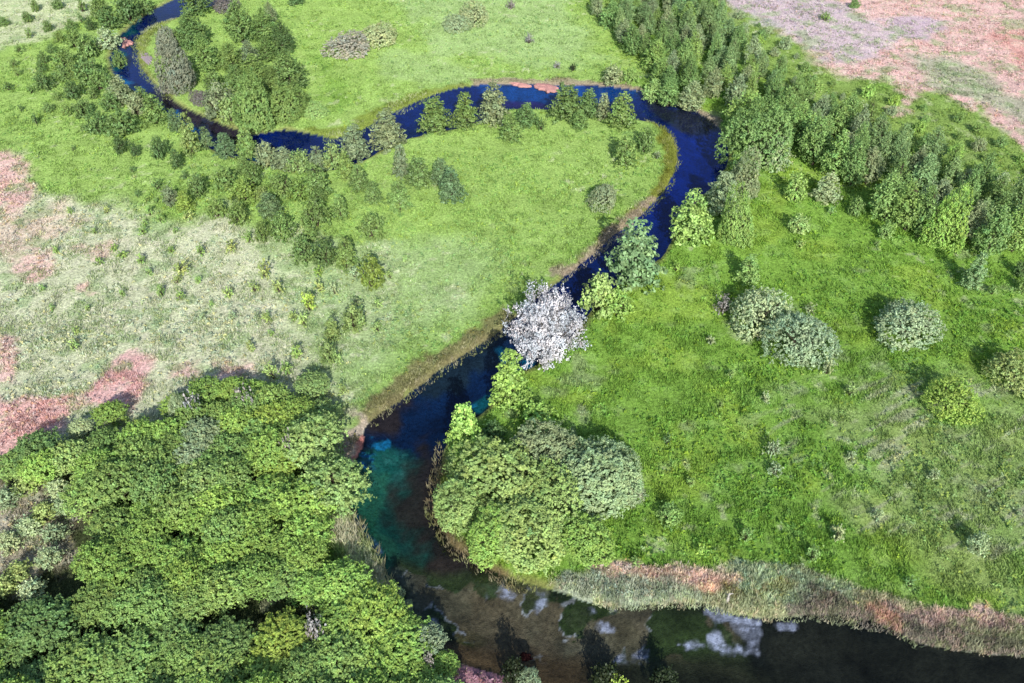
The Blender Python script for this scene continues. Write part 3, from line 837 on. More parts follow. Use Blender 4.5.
# upper meadow
for a, lb in [((379, 30, 50, 36, 'dome', 'pale'), 'pale green dome shrub in the upper meadow, joined to a grey twiggy shrub'),
              ((350, 39, 60, 46, 'dome', 'ash'), 'low ash-grey shrub in the upper meadow, joined to the pale dome shrub'),
              ((457, 17, 35, 27, 'dome', 'silv'), 'small grey dome shrub in front of a bigger pale one, upper meadow'),
              ((474, 5, 28, 32, 'dome', 'pale'), 'pale dome shrub behind the small grey dome shrub, upper meadow'),
              ((511, 0, 10, 10, 'twig', 'purp'), 'tiny violet shrub at the top edge of the upper meadow'),
              ((529, 34, 44, 9, 'twig', 'purp'), 'tiny violet shrub alone in the pale grass of the upper meadow'),
              ((557, 62, 69, 8, 'twig', 'purp'), 'tiny greyish shrub beside a dark one, above the far bank'),
              ((573, 64, 72, 8, 'twig', 'dark'), 'tiny dark shrub in the meadow above the far bank'),
              ((296, -3, 6, 16, 'bush', 'dgrn'), 'dark bush at the top edge right of the wood in the river loop'),
              ((613, 66, 86, 22, 'bush', 'grey'), 'pale leafy tree on the far bank, left one of a touching pair'),
              ((630, 69, 84, 16, 'bush', 'grn'), 'smaller leafy tree on the far bank, right one of a touching pair'),
              ((562, 79, 86, 7, 'sap', 'dgrn'), 'tiny dark sapling on the far bank beside the pink mat'),
              ((316, 104, 121, 24, 'dome', 'lite'), 'cream-green shrub at the right foot of the wood in the river loop')]:
    plant(*a, 'x', label=lb)

# trees on the tongue of land inside the river bend
for a in [(436, 97, 133, 34, 'alder', 'grn'), (466, 95, 131, 28, 'alder', 'grn'), (494, 86, 127, 33, 'alder', 'grey'), (511, 116, 143, 23, 'alder', 'grn'),
          (526, 105, 128, 24, 'alder', 'mid'), (541, 119, 131, 10, 'sap', 'mid'), (389, 112, 152, 34, 'alder', 'grey'), (356, 124, 159, 30, 'alder', 'grey'),
          (567, 88, 122, 36, 'alder', 'mid'), (588, 92, 119, 26, 'alder', 'mid'), (579, 111, 130, 19, 'alder', 'grn'), (603, 95, 121, 16, 'alder', 'grey'),
          (621, 97, 131, 30, 'alder', 'grn'), (644, 129, 155, 21, 'bush', 'grn'), (625, 135, 168, 27, 'alder', 'grn'), (603, 180, 213, 34, 'dome', 'pale'),
          (657, 152, 160, 8, 'sap', 'grey'), (402, 147, 179, 19, 'alder', 'grey'), (419, 159, 190, 27, 'alder', 'mid'), (441, 160, 186, 22, 'alder', 'blue'),
          (452, 170, 204, 28, 'alder', 'blue'), (400, 184, 214, 26, 'alder', 'grn'), (374, 183, 205, 19, 'alder', 'mid'), (360, 167, 194, 20, 'alder', 'mid'),
          (347, 154, 181, 20, 'alder', 'grn')]:
    plant(*a, 'tongue')

# row along the near bank of the left reach
for a in [(248, 124, 158, 19, 'alder', 'grn'), (227, 133, 158, 21, 'alder', 'blue'), (207, 127, 148, 14, 'alder', 'blue'), (193, 116, 156, 22, 'alder', 'lite'),
          (267, 142, 168, 22, 'bush', 'grey'), (285, 147, 171, 22, 'alder', 'grey'), (300, 150, 174, 23, 'bush', 'lite'), (318, 145, 170, 20, 'alder', 'grey'),
          (335, 141, 169, 23, 'bush', 'lite'), (177, 110, 133, 15, 'alder', 'blue'), (157, 97, 126, 28, 'alder', 'grn'), (138, 91, 117, 18, 'bush', 'grey'),
          (123, 79, 107, 25, 'alder', 'grey'), (112, 94, 112, 19, 'bush', 'mid'), (144, 88, 108, 16, 'alder', 'grn')]:
    plant(a[0], a[1], a[2], a[3] * 1.05, a[4], a[5], 'left bank')

# scattered trees between the left bank and the pale field
for a in [(318, 169, 199, 27, 'alder', 'grn'), (301, 181, 202, 21, 'bush', 'brt'), (283, 177, 199, 27, 'bush', 'grn'), (255, 166, 187, 19, 'bush', 'grn'),
          (245, 161, 175, 15, 'alder', 'grn'), (226, 170, 190, 25, 'bush', 'grn'), (245, 182, 205, 28, 'bush', 'brt'), (199, 175, 197, 18, 'bush', 'mid'),
          (271, 197, 219, 24, 'alder', 'blue'), (218, 202, 219, 18, 'bush', 'grn'), (240, 206, 226, 22, 'bush', 'grn'), (317, 203, 230, 27, 'bush', 'grn'),
          (341, 198, 221, 17, 'alder', 'grn'), (283, 217, 242, 25, 'bush', 'grn'), (264, 224, 242, 17, 'bush', 'grn'), (310, 229, 243, 17, 'alder', 'grn'),
          (372, 216, 241, 24, 'bush', 'grn'), (306, 234, 264, 23, 'bush', 'mid'), (326, 241, 266, 24, 'bush', 'mid'), (347, 242, 268, 24, 'alder', 'grn'),
          (372, 259, 289, 26, 'bush', 'ygrn'), (354, 307, 333, 26, 'bush', 'lite'), (161, 140, 159, 17, 'bush', 'dgrn'), (178, 152, 168, 13, 'alder', 'dgrn'),
          (122, 139, 153, 13, 'bush', 'dgrn'), (136, 142, 156, 10, 'bush', 'dgrn'), (172, 188, 205, 15, 'bush', 'grey'), (186, 193, 211, 18, 'alder', 'ygrn'),
          (320, 190, 204, 15, 'bush', 'grn'), (262, 190, 202, 14, 'bush', 'lite'), (328, 345, 364, 20, 'bush', 'lite'), (333, 322, 341, 16, 'alder', 'lite')]:
    plant(a[0], a[1] - 2, a[2] + 1, a[3] * 1.08, a[4], a[5], 'left slope')

# saplings on the pale field
for a in [(249, 232, 244, 11, 'mid'), (232, 241, 254, 13, 'olive'), (202, 243, 257, 9, 'mid'), (266, 260, 279, 13, 'olive'), (229, 287, 299, 11, 'grn'), (255, 282, 293, 10, 'olive'),
          (279, 281, 294, 14, 'olive'), (320, 280, 293, 13, 'olive'), (335, 284, 295, 10, 'grey'), (319, 266, 276, 10, 'brt'), (310, 292, 313, 15, 'ygrn'), (304, 313, 327, 12, 'lite'),
          (294, 312, 323, 10, 'lite'), (378, 323, 334, 11, 'lite'), (378, 298, 308, 10, 'lite'), (297, 346, 360, 14, 'mid'), (268, 313, 324, 9, 'lite'), (258, 312, 321, 7, 'grey'),
          (272, 329, 337, 6, 'mid'), (355, 267, 279, 13, 'grey'), (356, 298, 307, 9, 'grey'), (203, 313, 321, 8, 'grey'), (233, 311, 321, 8, 'grey'), (253, 344, 353, 7, 'olive'),
          (123, 251, 259, 11, 'mid'), (142, 254, 265, 9, 'mid'), (100, 256, 266, 9, 'mid'), (150, 267, 276, 9, 'grn'), (182, 263, 275, 18, 'olive'), (162, 285, 297, 10, 'mid'),
          (181, 290, 301, 9, 'mid'), (178, 276, 284, 11, 'olive'), (123, 289, 297, 6, 'mid'), (53, 303, 311, 6, 'mid'), (75, 340, 351, 11, 'grn'), (77, 327, 335, 9, 'grn'),
          (266, 312, 322, 9, 'olive'), (250, 341, 351, 8, 'olive'), (287, 361, 376, 11, 'mid'), (273, 363, 381, 15, 'grn'), (43, 284, 291, 6, 'mid'), (57, 246, 254, 8, 'mid'),
          (158, 179, 190, 11, 'dgrn'), (189, 211, 222, 12, 'olive'), (185, 171, 180, 7, 'dgrn'), (138, 189, 197, 7, 'dgrn'), (133, 166, 173, 7, 'dgrn'), (150, 203, 216, 8, 'mid'),
          (162, 214, 224, 10, 'mid'), (144, 227, 236, 9, 'mid'), (145, 219, 227, 6, 'mid'), (156, 197, 204, 6, 'mid'), (71, 206, 214, 6, 'mid'), (107, 201, 213, 6, 'olive'),
          (74, 145, 151, 5, 'dgrn'), (147, 196, 203, 7, 'mid'), (115, 244, 252, 8, 'mid'), (340, 355, 365, 10, 'lite'), (390, 270, 279, 9, 'lite'), (405, 255, 263, 8, 'lite'), (343, 385, 396, 10, 'lite'), (212, 300, 306, 5, 'mid'), (199, 276, 284, 8, 'mid'), (88, 305, 311, 6, 'grn'), (172, 246, 254, 8, 'mid'), (176, 228, 234, 6, 'mid'), (95, 228, 234, 5, 'mid')]:
    plant(a[0], a[1], a[2], a[3], 'sap', {'mid': 'grn', 'grn': 'lite'}.get(a[4], a[4]), 'pale field')

# bushes of the upper left bank
for a in [(46, 73, 91, 19, 'dgrn'), (75, 82, 100, 20, 'dgrn'), (100, 113, 136, 25, 'mid'), (124, 112, 138, 33, 'mid'), (84, 100, 119, 21, 'mid'), (93, 57, 86, 33, 'mid'),
          (67, 50, 71, 23, 'grn'), (66, 67, 81, 21, 'mid'), (52, 44, 54, 10, 'mid'), (49, 21, 32, 10, 'grn'), (92, 18, 31, 12, 'dgrn'), (58, -1, 10, 13, 'mid'),
          (83, -1, 13, 9, 'grn'), (82, 14, 23, 8, 'mid'), (102, 0, 19, 21, 'grn'), (111, 11, 31, 23, 'mid'), (130, -5, 23, 28, 'dgrn'), (146, -6, 14, 17, 'mid'),
          (110, 30, 51, 25, 'pale'), (90, 35, 59, 25, 'mid'), (75, 29, 49, 19, 'grn'), (94, 87, 99, 11, 'mid'), (109, 72, 91, 13, 'mid'), (101, 70, 92, 20, 'grn'),
          (45, 52, 64, 11, 'mid'), (42, 62, 73, 10, 'mid'), (55, 72, 79, 8, 'mid'), (37, 114, 125, 8, 'dgrn'), (9, 82, 91, 9, 'mid'), (49, 102, 113, 10, 'mid'),
          (68, 104, 116, 11, 'grn'), (29, 12, 23, 12, 'grn'), (30, 29, 39, 8, 'grn'), (5, 17, 27, 11, 'grn'), (36, 1, 12, 10, 'grn'), (20, 45, 54, 9, 'grn'), (60, 32, 44, 12, 'grn'),
          (120, 48, 66, 14, 'mid'), (78, 62, 80, 16, 'grn'), (32, 85, 94, 9, 'grn'), (58, 92, 101, 10, 'grn'), (18, 68, 77, 8, 'grn'), (22, 105, 112, 7, 'mid'), (72, 20, 32, 12, 'mid'),
          (15, 60, 68, 8, 'mid'), (84, 124, 132, 8, 'mid')]:
    plant(a[0], a[1], a[2], a[3], 'bush' if a[3] > 9 else 'sap', a[4], 'upper left')

# wood inside the river loop
for a in [(196, -8, 18, 34, 'wood', 'mid'), (195, 12, 52, 34, 'wood', 'mid'), (226, -4, 14, 24, 'dome', 'purp'), (243, 2, 46, 32, 'wood', 'mid'), (265, 10, 46, 27, 'wood', 'grn'),
          (284, 22, 57, 24, 'wood', 'dgrn'), (272, 2, 24, 14, 'wood', 'grey'), (208, 36, 76, 32, 'wood', 'grn'), (234, 43, 75, 28, 'wood', 'grn'), (250, 42, 70, 24, 'wood', 'grey'),
          (259, 55, 92, 32, 'wood', 'grn'), (292, 52, 96, 40, 'wood', 'mid'), (287, 84, 126, 48, 'willow', 'grn'), (257, 82, 136, 48, 'willow', 'grn'), (220, 84, 121, 36, 'bush', 'grey'),
          (201, 88, 107, 21, 'dome', 'purp'), (232, 98, 124, 24, 'bush', 'lite'), (180, 48, 97, 42, 'willow', 'sage'), (168, 28, 59, 28, 'willow', 'sage'), (192, 20, 54, 26, 'wood', 'mid'),
          (170, 44, 56, 15, 'dome', 'straw'), (215, 72, 94, 22, 'bush', 'mid'), (268, 40, 64, 24, 'wood', 'grn'), (240, 66, 92, 26, 'wood', 'mid'), (275, 66, 96, 26, 'wood', 'grn'),
          (167, 82, 93, 14, 'twig', 'white')]:
    if a[4] == 'willow':
        plant(*a, 'loop wood', name='broadleaf_tree', cat='broadleaf tree')
    else:
        plant(*a, 'loop wood')


def inside(p, P):
    return float(sdf_poly(np.array([p[0]]), np.array([p[1]]), P)[0]) < 0


def scatter(outline, z, dmin, tries, avoid, holes=()):
    P = polyw(outline, z); lo = P.min(0); hi = P.max(0); got = []
    Hs = [polyw(h, z) for h in holes]
    for _ in range(tries):
        p = (rnd.uniform(lo[0], hi[0]), rnd.uniform(lo[1], hi[1]))
        if not inside(p, P) or any(float(sdf_poly(np.array([p[0]]), np.array([p[1]]), h)[0]) < 2.1 for h in Hs):
            continue
        if any((p[0] - q[0]) ** 2 + (p[1] - q[1]) ** 2 < dmin ** 2 for q in got):
            continue
        if any((p[0] - q['X']) ** 2 + (p[1] - q['Y']) ** 2 < (dmin * .5 + q['W'] * .3) ** 2 for q in avoid):
            continue
        got.append(p)
    return got


# right wood: front row first, then the stand behind it
for a in [(812, 118, 170, 34, 'mid'), (832, 130, 182, 32, 'grn'), (850, 140, 190, 30, 'mid'), (866, 150, 188, 30, 'grey'), (884, 172, 225, 34, 'mid'), (905, 182, 234, 34, 'grn'),
          (921, 186, 240, 28, 'mid'), (962, 200, 246, 30, 'grey'), (985, 205, 262, 34, 'mid'), (1012, 204, 256, 36, 'grn'), (798, 104, 148, 32, 'grn'), (783, 90, 128, 32, 'mid'),
          (650, 78, 100, 22, 'lite'), (668, 76, 106, 28, 'mid'), (690, 80, 112, 30, 'grey'), (633, 26, 58, 26, 'mid'), (655, 42, 76, 28, 'grn'), (609, 2, 30, 24, 'mid'), (664, 60, 90, 26, 'grn')]:
    plant(a[0], a[1], a[2], a[3], 'wood', a[4], 'right wood')
WOOD = [(566, -30), (690, -36), (722, 16), (768, 68), (830, 108), (890, 138), (955, 170), (1030, 205), (1090, 238), (1090, 268), (1024, 250), (990, 246), (950, 226), (905, 226), (884, 212),
        (866, 176), (842, 178), (815, 152), (790, 120), (765, 100), (715, 96), (668, 96), (650, 66), (630, 42), (602, 20)]
for X, Y in scatter(WOOD, 2.0, 3.95, 14000, PLANTS):
    far = (Y - 120) / 100
    W = rnd.uniform(3.2, 4.9); h = rnd.uniform(5.4, 8.4)
    place(X, Y, W, h, 'wood', rnd.choice(['wood', 'wood', 'grey', 'mid', 'grn']), 'right wood')
# ragged bushes on the far side of the wood, where it thins into the heath
EDGE = [(700, -20), (722, -4), (790, 44), (845, 84), (905, 100), (965, 118), (1024, 156), (1060, 190), (1024, 208), (955, 176), (890, 142), (830, 112), (768, 72), (712, 20)]
for X, Y in scatter(EDGE, 1.0, 4.4, 2600, []):
    W = rnd.uniform(1.4, 3.2)
    place(X, Y, W, W * rnd.uniform(.7, 1.0), 'bush', rnd.choice(['grn', 'grey', 'mid', 'brt']), 'heath edge')
for a, lb in [((760, 30, 42, 14, 'bush', 'dgrn'), 'small dark bush alone on the green strip between wood and heath'),
              ((825, 13, 22, 13, 'twig', 'mid'), 'low sprawling shrub on the pink heath, lower of two'),
              ((854, 0, 9, 11, 'bush', 'mid'), 'small bush on the pink heath at the top edge, upper of two')]:
    plant(*a, 'x', label=lb)

# thicket at the lower left
for a in [(110, 398, 431, 27, 'brt'), (81, 419, 439, 21, 'pale'), (40, 432, 471, 42, 'mid'), (17, 449, 480, 34, 'grn'), (75, 438, 482, 40, 'lite'), (105, 430, 464, 34, 'grn'),
          (142, 415, 464, 38, 'brt'), (168, 410, 464, 36, 'brt'), (180, 393, 419, 32, 'brt'), (207, 371, 415, 32, 'brt'), (203, 418, 462, 40, 'grey'), (190, 440, 482, 36, 'silv'),
          (208, 464, 512, 46, 'lite'), (232, 375, 411, 30, 'brt'), (255, 379, 409, 28, 'brt'), (271, 382, 406, 21, 'grn'), (236, 407, 447, 38, 'brt'), (274, 401, 441, 38, 'ygrn'),
          (297, 399, 432, 36, 'brt'), (312, 374, 402, 32, 'lite'), (320, 402, 432, 38, 'lite'), (315, 417, 468, 54, 'lite'), (272, 430, 474, 46, 'brt'), (232, 434, 472, 38, 'grn'),
          (253, 440, 471, 28, 'lite'), (281, 450, 480, 42, 'ygrn'), (226, 457, 502, 46, 'grn'), (335, 459, 516, 60, 'lite'), (270, 479, 522, 52, 'brt'), (307, 482, 530, 50, 'brt'),
          (342, 563, 606, 46, 'brt'), (375, 594, 641, 62, 'ygrn'), (402, 618, 666, 54, 'brt'), (428, 621, 661, 32, 'silv'), (345, 600, 642, 52, 'brt'), (337, 640, 688, 62, 'grn'),
          (375, 645, 692, 54, 'brt'), (415, 660, 700, 44, 'brt'), (446, 652, 678, 24, 'brt'), (283, 617, 663, 52, 'ygrn'), (210, 652, 694, 58, 'grn'), (223, 630, 664, 52, 'mid'),
          (176, 618, 660, 46, 'mid'), (262, 658, 696, 44, 'brt'), (308, 650, 694, 46, 'grn'), (42, 606, 650, 60, 'mid'), (86, 645, 690, 62, 'grn'), (133, 640, 680, 58, 'grn'),
          (10, 636, 676, 44, 'mid'), (158, 664, 700, 46, 'grn'), (40, 668, 700, 44, 'mid'), (120, 672, 705, 46, 'grn'), (120, 460, 508, 50, 'grn'), (155, 464, 512, 48, 'mid'), (92, 476, 518, 46, 'grn')]:
    plant(a[0], a[1], a[2], a[3], 'thicket', a[4], 'thicket')
for a, lb in [((183, 406, 431, 22, 'dome', 'silv'), 'small grey bush among bright trees at the top edge of the thicket'),
              ((199, 400, 429, 22, 'twig', 'purp'), 'grey-purple twiggy shrub right of the small grey bush in the thicket'),
              ((252, 398, 425, 25, 'twig', 'purp'), 'bare greyish shrub near the upper edge of the thicket under the pink patch'),
              ((292, 444, 472, 18, 'twig', 'purp'), 'thin pinkish twiggy shrub left of the broad light thicket tree'),
              ((318, 630, 652, 24, 'twig', 'purp'), 'grey twiggy shrub right of the yellow-green crown low in the thicket'),
              ((430, 663, 677, 14, 'twig', 'purp'), 'purple shrub at the lower right corner of the thicket'),
              ((393, 586, 602, 20, 'dome', 'pale'), 'pale little bush at the water below the straw-coloured reeds'),
              ((407, 598, 612, 14, 'dome', 'silv'), 'small grey bush at the water between thicket and algae'),
              ((345, 468, 496, 26, 'twig', 'purp'), 'grey-violet twigs at the water edge of the thicket below the red bank'),
              ((513, 655, 684, 26, 'bush', 'dark'), 'black bush in the shallows at the bottom edge, left one'),
              ((528, 664, 694, 28, 'dome', 'silv'), 'pale grey bush at the bottom edge beside the black one'),
              ((605, 664, 690, 32, 'bush', 'dark'), 'black bush at the bottom edge with a green sprig in front'),
              ((616, 674, 692, 20, 'sap', 'ygrn'), 'yellow-green sprig at the bottom edge before a black bush'),
              ((665, 670, 692, 30, 'bush', 'dark'), 'low black bush at the bottom edge, furthest right of the three')]:
    plant(*a, 'x', label=lb, hk={183: 5.2, 199: 5.0, 252: 5.0, 292: 5.2, 318: 4.8, 430: 3.2, 345: 3.2}.get(a[0]))
for k_, (x_, y_) in enumerate([(28, 487), (60, 492), (8, 500), (45, 515), (12, 545), (52, 560), (22, 575), (30, 530), (58, 535), (6, 590), (35, 592), (68, 508)]):
    plant(x_, y_ - 9, y_ + 9, 26, 'bush', ['olive', 'pale', 'grey'][k_ % 3], 'thicket clearing')
THICK = [(-30, 470), (40, 455), (75, 440), (105, 425), (150, 430), (180, 410), (210, 395), (240, 392), (290, 394), (308, 412), (316, 440), (326, 470), (314, 505), (304, 545), (325, 580),
         (380, 615), (420, 650), (440, 690), (440, 740), (-30, 740)]
HOLES = [[(-30, 478), (72, 480), (78, 530), (62, 600), (-30, 612)], [(82, 628), (158, 622), (164, 642), (84, 652)], [(205, 612), (246, 612), (248, 630), (208, 632)],
         [(262, 604), (304, 600), (306, 618), (266, 622)], [(330, 552), (352, 548), (352, 566), (332, 568)], [(34, 640), (52, 636), (54, 660), (38, 662)], [(255, 464), (322, 482), (322, 497), (262, 484)]]
for X, Y in scatter(THICK, 3.0, 2.75, 7000, [p for p in PLANTS if p['zone'] == 'thicket'], HOLES):
    W = rnd.uniform(3.5, 5.0)
    place(X, Y, W, rnd.uniform(3.0, 4.5), 'thicket', rnd.choice(['grn', 'brt', 'grn', 'brt', 'brt']), 'thicket')

# ------------------------------------------------------------------ labels
TW = {'grn': 'green', 'dgrn': 'dark green', 'grey': 'grey-green', 'pale': 'pale', 'ygrn': 'yellow-green', 'brt': 'bright green', 'lite': 'light green', 'silv': 'silvery',
      'purp': 'purplish', 'white': 'white', 'blue': 'blue-green', 'mid': 'deep green', 'olive': 'olive', 'dark': 'blackish', 'straw': 'cream-coloured', 'sage': 'sage', 'ash': 'ash-grey', 'sgrn': 'grey-green', 'wood': 'dull green'}
KW = {'wood': 'tree', 'alder': 'layered tree', 'bush': 'bushy tree', 'sap': 'sapling', 'dome': 'dome shrub', 'willow': 'round tree', 'thicket': 'tree', 'twig': 'twiggy shrub', 'blossom': 'tree'}
ORD = ['', 'first', 'second', 'third', 'fourth', 'fifth', 'sixth', 'seventh', 'eighth', 'ninth', 'tenth', 'eleventh', 'twelfth', 'thirteenth', 'fourteenth', 'fifteenth', 'sixteenth',
       'seventeenth', 'eighteenth', 'nineteenth', 'twentieth']
ZONES = {   # zone: (phrase, row length, row word, from which end, group)
    'right meadow': ('on the right meadow', 7, 'line', 'the river', 'small trees and saplings on the right meadow'),
    'tongue': ('on the land inside the bend', 6, 'line', 'left', 'trees on the tongue of land inside the river bend'),
    'left bank': ('on the near bank of the left reach', 20, 'line', 'upstream', 'trees along the near bank of the left reach'),
    'left slope': ('between left bank and pale field', 8, 'row', 'left', 'bushy trees scattered above the pale field'),
    'pale field': ('on the pale field', 9, 'row', 'left', 'saplings on the pale field'),
    'upper left': ('left of the upper river', 8, 'row', 'left', 'bushes left of the upper river'),
    'loop wood': ('in the wood within the loop', 6, 'row', 'left', 'trees of the wood inside the river loop'),
    'right wood': ('of the right wood', 14, 'row', 'left', 'trees of the long right wood'),
    'heath edge': ('where wood thins into heath', 12, 'row', 'left', 'bushes between the right wood and the heath'),
    'thicket': ('of the lower left thicket', 12, 'row', 'left', 'trees of the lower left thicket'),
    'thicket clearing': ('in the bare thicket clearing', 4, 'row', 'left', 'low bushes in the thicket clearing'),
}
for zname, (phrase, rl, rw, end, grp) in ZONES.items():
    mem = [p for p in PLANTS if p['zone'] == zname]
    if zname == 'left bank':
        rows = [sorted(mem, key=lambda p: p['X'])]
    else:
        mem.sort(key=lambda p: p['Y'])
        rows = [sorted(mem[i:i + rl], key=lambda p: p['X']) for i in range(0, len(mem), rl)]
    for ri, row in enumerate(rows):
        for ci, p in enumerate(row):
            pos = ORD[ci + 1] + ' from ' + end
            where = pos if len(rows) == 1 else f'{ORD[ri + 1]} {rw} up, {pos}'
            p['o']['label'] = f"{TW[p['tone']]} {KW[p['sp']]} {phrase}, {where}"
            p['o']['group'] = grp
for p in PLANTS:
    if p['label']:
        p['o']['label'] = p['label']

# ------------------------------------------------------------------ ground, one sheet to the horizon
def axis(segs):
    out = []
    for a, b, s in segs:
        out.append(np.arange(a, b, s))
    return np.concatenate(out)


def outward(start, stop, s0, k=1.35):
    o = []; v = start; s = s0
    while v < stop:
        v += s; s *= k; o.append(v)
    return np.array(o)


xa = axis([(-150, -55, .5), (-55, -20, .3), (-20, 34, .19), (34, 66, .23), (66, 150, .5)]); xa = np.concatenate([-outward(150, 5000, 1.0)[::-1], xa, outward(xa[-1], 5000, 1.0)])
ya = axis([(34, 44, .3), (44, 66, .18), (66, 82, .25), (82, 130, .33), (130, 262, .55)]); ya = np.concatenate([34 - outward(0, 600, 1.0)[::-1], ya, outward(ya[-1], 6000, 1.0)])
XX, YY = np.meshgrid(xa, ya); x = XX.ravel(); y = YY.ravel()
z = ground_z(x, y)
sd = river_sd(x, y)
col = np.empty((len(x), 3))
wet = z < WATER_Z - .03
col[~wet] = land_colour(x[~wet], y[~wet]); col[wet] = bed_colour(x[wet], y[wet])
nx, ny = len(xa), len(ya)
I = np.arange(nx * ny).reshape(ny, nx)
F = np.stack([I[:-1, :-1], I[:-1, 1:], I[1:, 1:], I[1:, :-1]], -1).reshape(-1, 4)
g = link('ground', mesh_np('ground', np.stack([x, y, z], 1), F, M_GROUND, col, True)); tag(g, 'meadow ground with the carved river bed', kind='structure')

# water sheet along the river
wx = np.arange(-190, 190.1, 1.2); wy = np.arange(26, 330.1, 1.2)
WX, WY = np.meshgrid(wx, wy); m = river_sd(WX.ravel(), WY.ravel()).reshape(WX.shape) < 2.2
I = np.arange(WX.size).reshape(WX.shape)
keep = (m[:-1, :-1] | m[1:, 1:] | m[:-1, 1:] | m[1:, :-1])
F = np.stack([I[:-1, :-1], I[:-1, 1:], I[1:, 1:], I[1:, :-1]], -1)[keep]
used = np.unique(F); remap = np.zeros(WX.size, int); remap[used] = np.arange(len(used))
V = np.stack([WX.ravel()[used], WY.ravel()[used], np.full(len(used), WATER_Z)], 1)
wo = link('river', mesh_np('river', V, remap[F], M_WATER, None, True)); tag(wo, 'clear dark blue winding river', kind='structure')


# ------------------------------------------------------------------ grass and reeds
def blades(px_, py_, height, width, lean, colr, g, nb):
    """nb blades (triangles) per tuft"""
    n = len(px_)
    X = np.repeat(px_, nb); Y = np.repeat(py_, nb); Hh = np.repeat(height, nb) * g.uniform(.55, 1.2, n * nb)
    Wd = np.repeat(width, nb)
    th = g.uniform(0, 6.283, n * nb); X = X + np.cos(th) * Wd * g.uniform(0, 1.6, n * nb); Y = Y + np.sin(th) * Wd * g.uniform(0, 1.6, n * nb)
    Z = ground_z(X, Y) - .03
    fa = g.uniform(0, 6.283, n * nb)
    dx = np.cos(fa) * Wd * .5; dy = np.sin(fa) * Wd * .5
    la = g.uniform(0, 6.283, n * nb); ln = Hh * lean * g.uniform(.2, 1.2, n * nb)
    A = np.stack([X - dx, Y - dy, Z], 1); B = np.stack([X + dx, Y + dy, Z], 1)
    T = np.stack([X + np.cos(la) * ln, Y + np.sin(la) * ln, Z + Hh], 1)
    V = np.stack([A, B, T], 1).reshape(-1, 3)
    F = np.arange(len(V)).reshape(-1, 3)
    cc = np.repeat(colr, nb, axis=0) * g.uniform(.72, 1.3, (n * nb, 1))
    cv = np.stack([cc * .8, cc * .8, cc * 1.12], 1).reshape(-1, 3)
    return V, F, cv


gg = np.random.default_rng(5)
PX, PY = [], []
for (y0, y1, dens) in [(40, 70, 20), (70, 100, 15), (100, 140, 9), (140, 190, 5), (190, 250, 3)]:
    hw0 = .60 * (y1 * math.cos(DEP) + HCAM * math.sin(DEP)) + 6
    n = int(2 * hw0 * (y1 - y0) * dens)
    PX.append(gg.uniform(-hw0, hw0, n)); PY.append(gg.uniform(y0, y1, n))
PX = np.concatenate(PX); PY = np.concatenate(PY)
sdp = river_sd(PX, PY)
clump = fbm(PX, PY, 2.0, 70, 3)
ok = (sdp > .9) & (gg.uniform(0, 1, len(PX)) < sstep(.28, .62, clump) * .85 + .15)
PX, PY, clump = PX[ok], PY[ok], clump[ok]
pc = land_colour(PX, PY) * 1.0
dryp = sstep(.36, .5, pc[:, 0])[:, None]; pick = gg.uniform(0, 1, len(PX))[:, None]; nz2 = fbm(PX, PY, 1.6, 72, 3)[:, None]
tcol = np.where(pick < .15 + .5 * (nz2 > .52), np.array([.30, .45, .15]), np.where(pick > .86, np.array([.88, .86, .76]), pc))
isp = sstep(.20, .27, pc[:, 0] - pc[:, 1])[:, None]
pc = pc + (tcol - pc) * dryp * .6 * (1 - isp)
dr_ = sstep(.34, .48, pc[:, 0])
pc = pc * (1 + (gg.uniform(.72, 1.36, len(PX)) - 1) * (1 - .6 * dr_))[:, None]
pc = pc * ( (.82 + .36 * fbm(PX, PY, .9, 75, 2)))[:, None]
dist = np.sqrt(PX ** 2 + PY ** 2 + HCAM ** 2)
hgt = (.18 + .26 * sstep(.35, .75, clump)) * gg.uniform(.7, 1.3, len(PX))
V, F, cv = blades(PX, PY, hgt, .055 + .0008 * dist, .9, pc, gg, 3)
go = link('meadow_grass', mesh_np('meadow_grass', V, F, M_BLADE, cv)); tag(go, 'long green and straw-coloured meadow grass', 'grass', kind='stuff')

# taller herbs standing in the grass
HX, HY = [], []
for (y0, y1, dens) in [(42, 75, 2.4), (75, 105, 1.7), (105, 150, .9), (150, 235, .4)]:
    hw0 = .60 * (y1 * math.cos(DEP) + HCAM * math.sin(DEP)) + 4
    n = int(2 * hw0 * (y1 - y0) * dens)
    HX.append(gg.uniform(-hw0, hw0, n)); HY.append(gg.uniform(y0, y1, n))
HX = np.concatenate(HX); HY = np.concatenate(HY)
hc = land_colour(HX, HY)
k = (river_sd(HX, HY) > 1.2) & (gg.uniform(0, 1, len(HX)) < .15 + .85 * sstep(.4, .62, fbm(HX, HY, 6, 77, 3))) & (hc[:, 1] > .16)
HX, HY, hc = HX[k], HY[k], hc[k]
nl_ = 7
bx_ = np.repeat(HX, nl_) + gg.normal(size=len(HX) * nl_) * .14; by_ = np.repeat(HY, nl_) + gg.normal(size=len(HX) * nl_) * .14
hz_ = np.repeat(gg.uniform(.18, .62, len(HX)), nl_) * gg.uniform(.35, 1.05, len(bx_))
Pq = np.stack([bx_, by_, ground_z(bx_, by_) + hz_], 1)
Nq = unit(gg.normal(size=(len(bx_), 3)) + [0, -.3, .7])
var = gg.uniform(.75, 1.35, len(HX))[:, None] * np.where(gg.uniform(0, 1, len(HX))[:, None] < .3, np.array([1.15, 1.05, .8]), np.array([.85, .95, 1.0]))
V, F, cv = leaf_quads(Pq, Nq, .17, gg, np.repeat(np.clip(hc * var, 0, .8), nl_, axis=0) * gg.uniform(.8, 1.2, (len(bx_), 1)), 1.7)
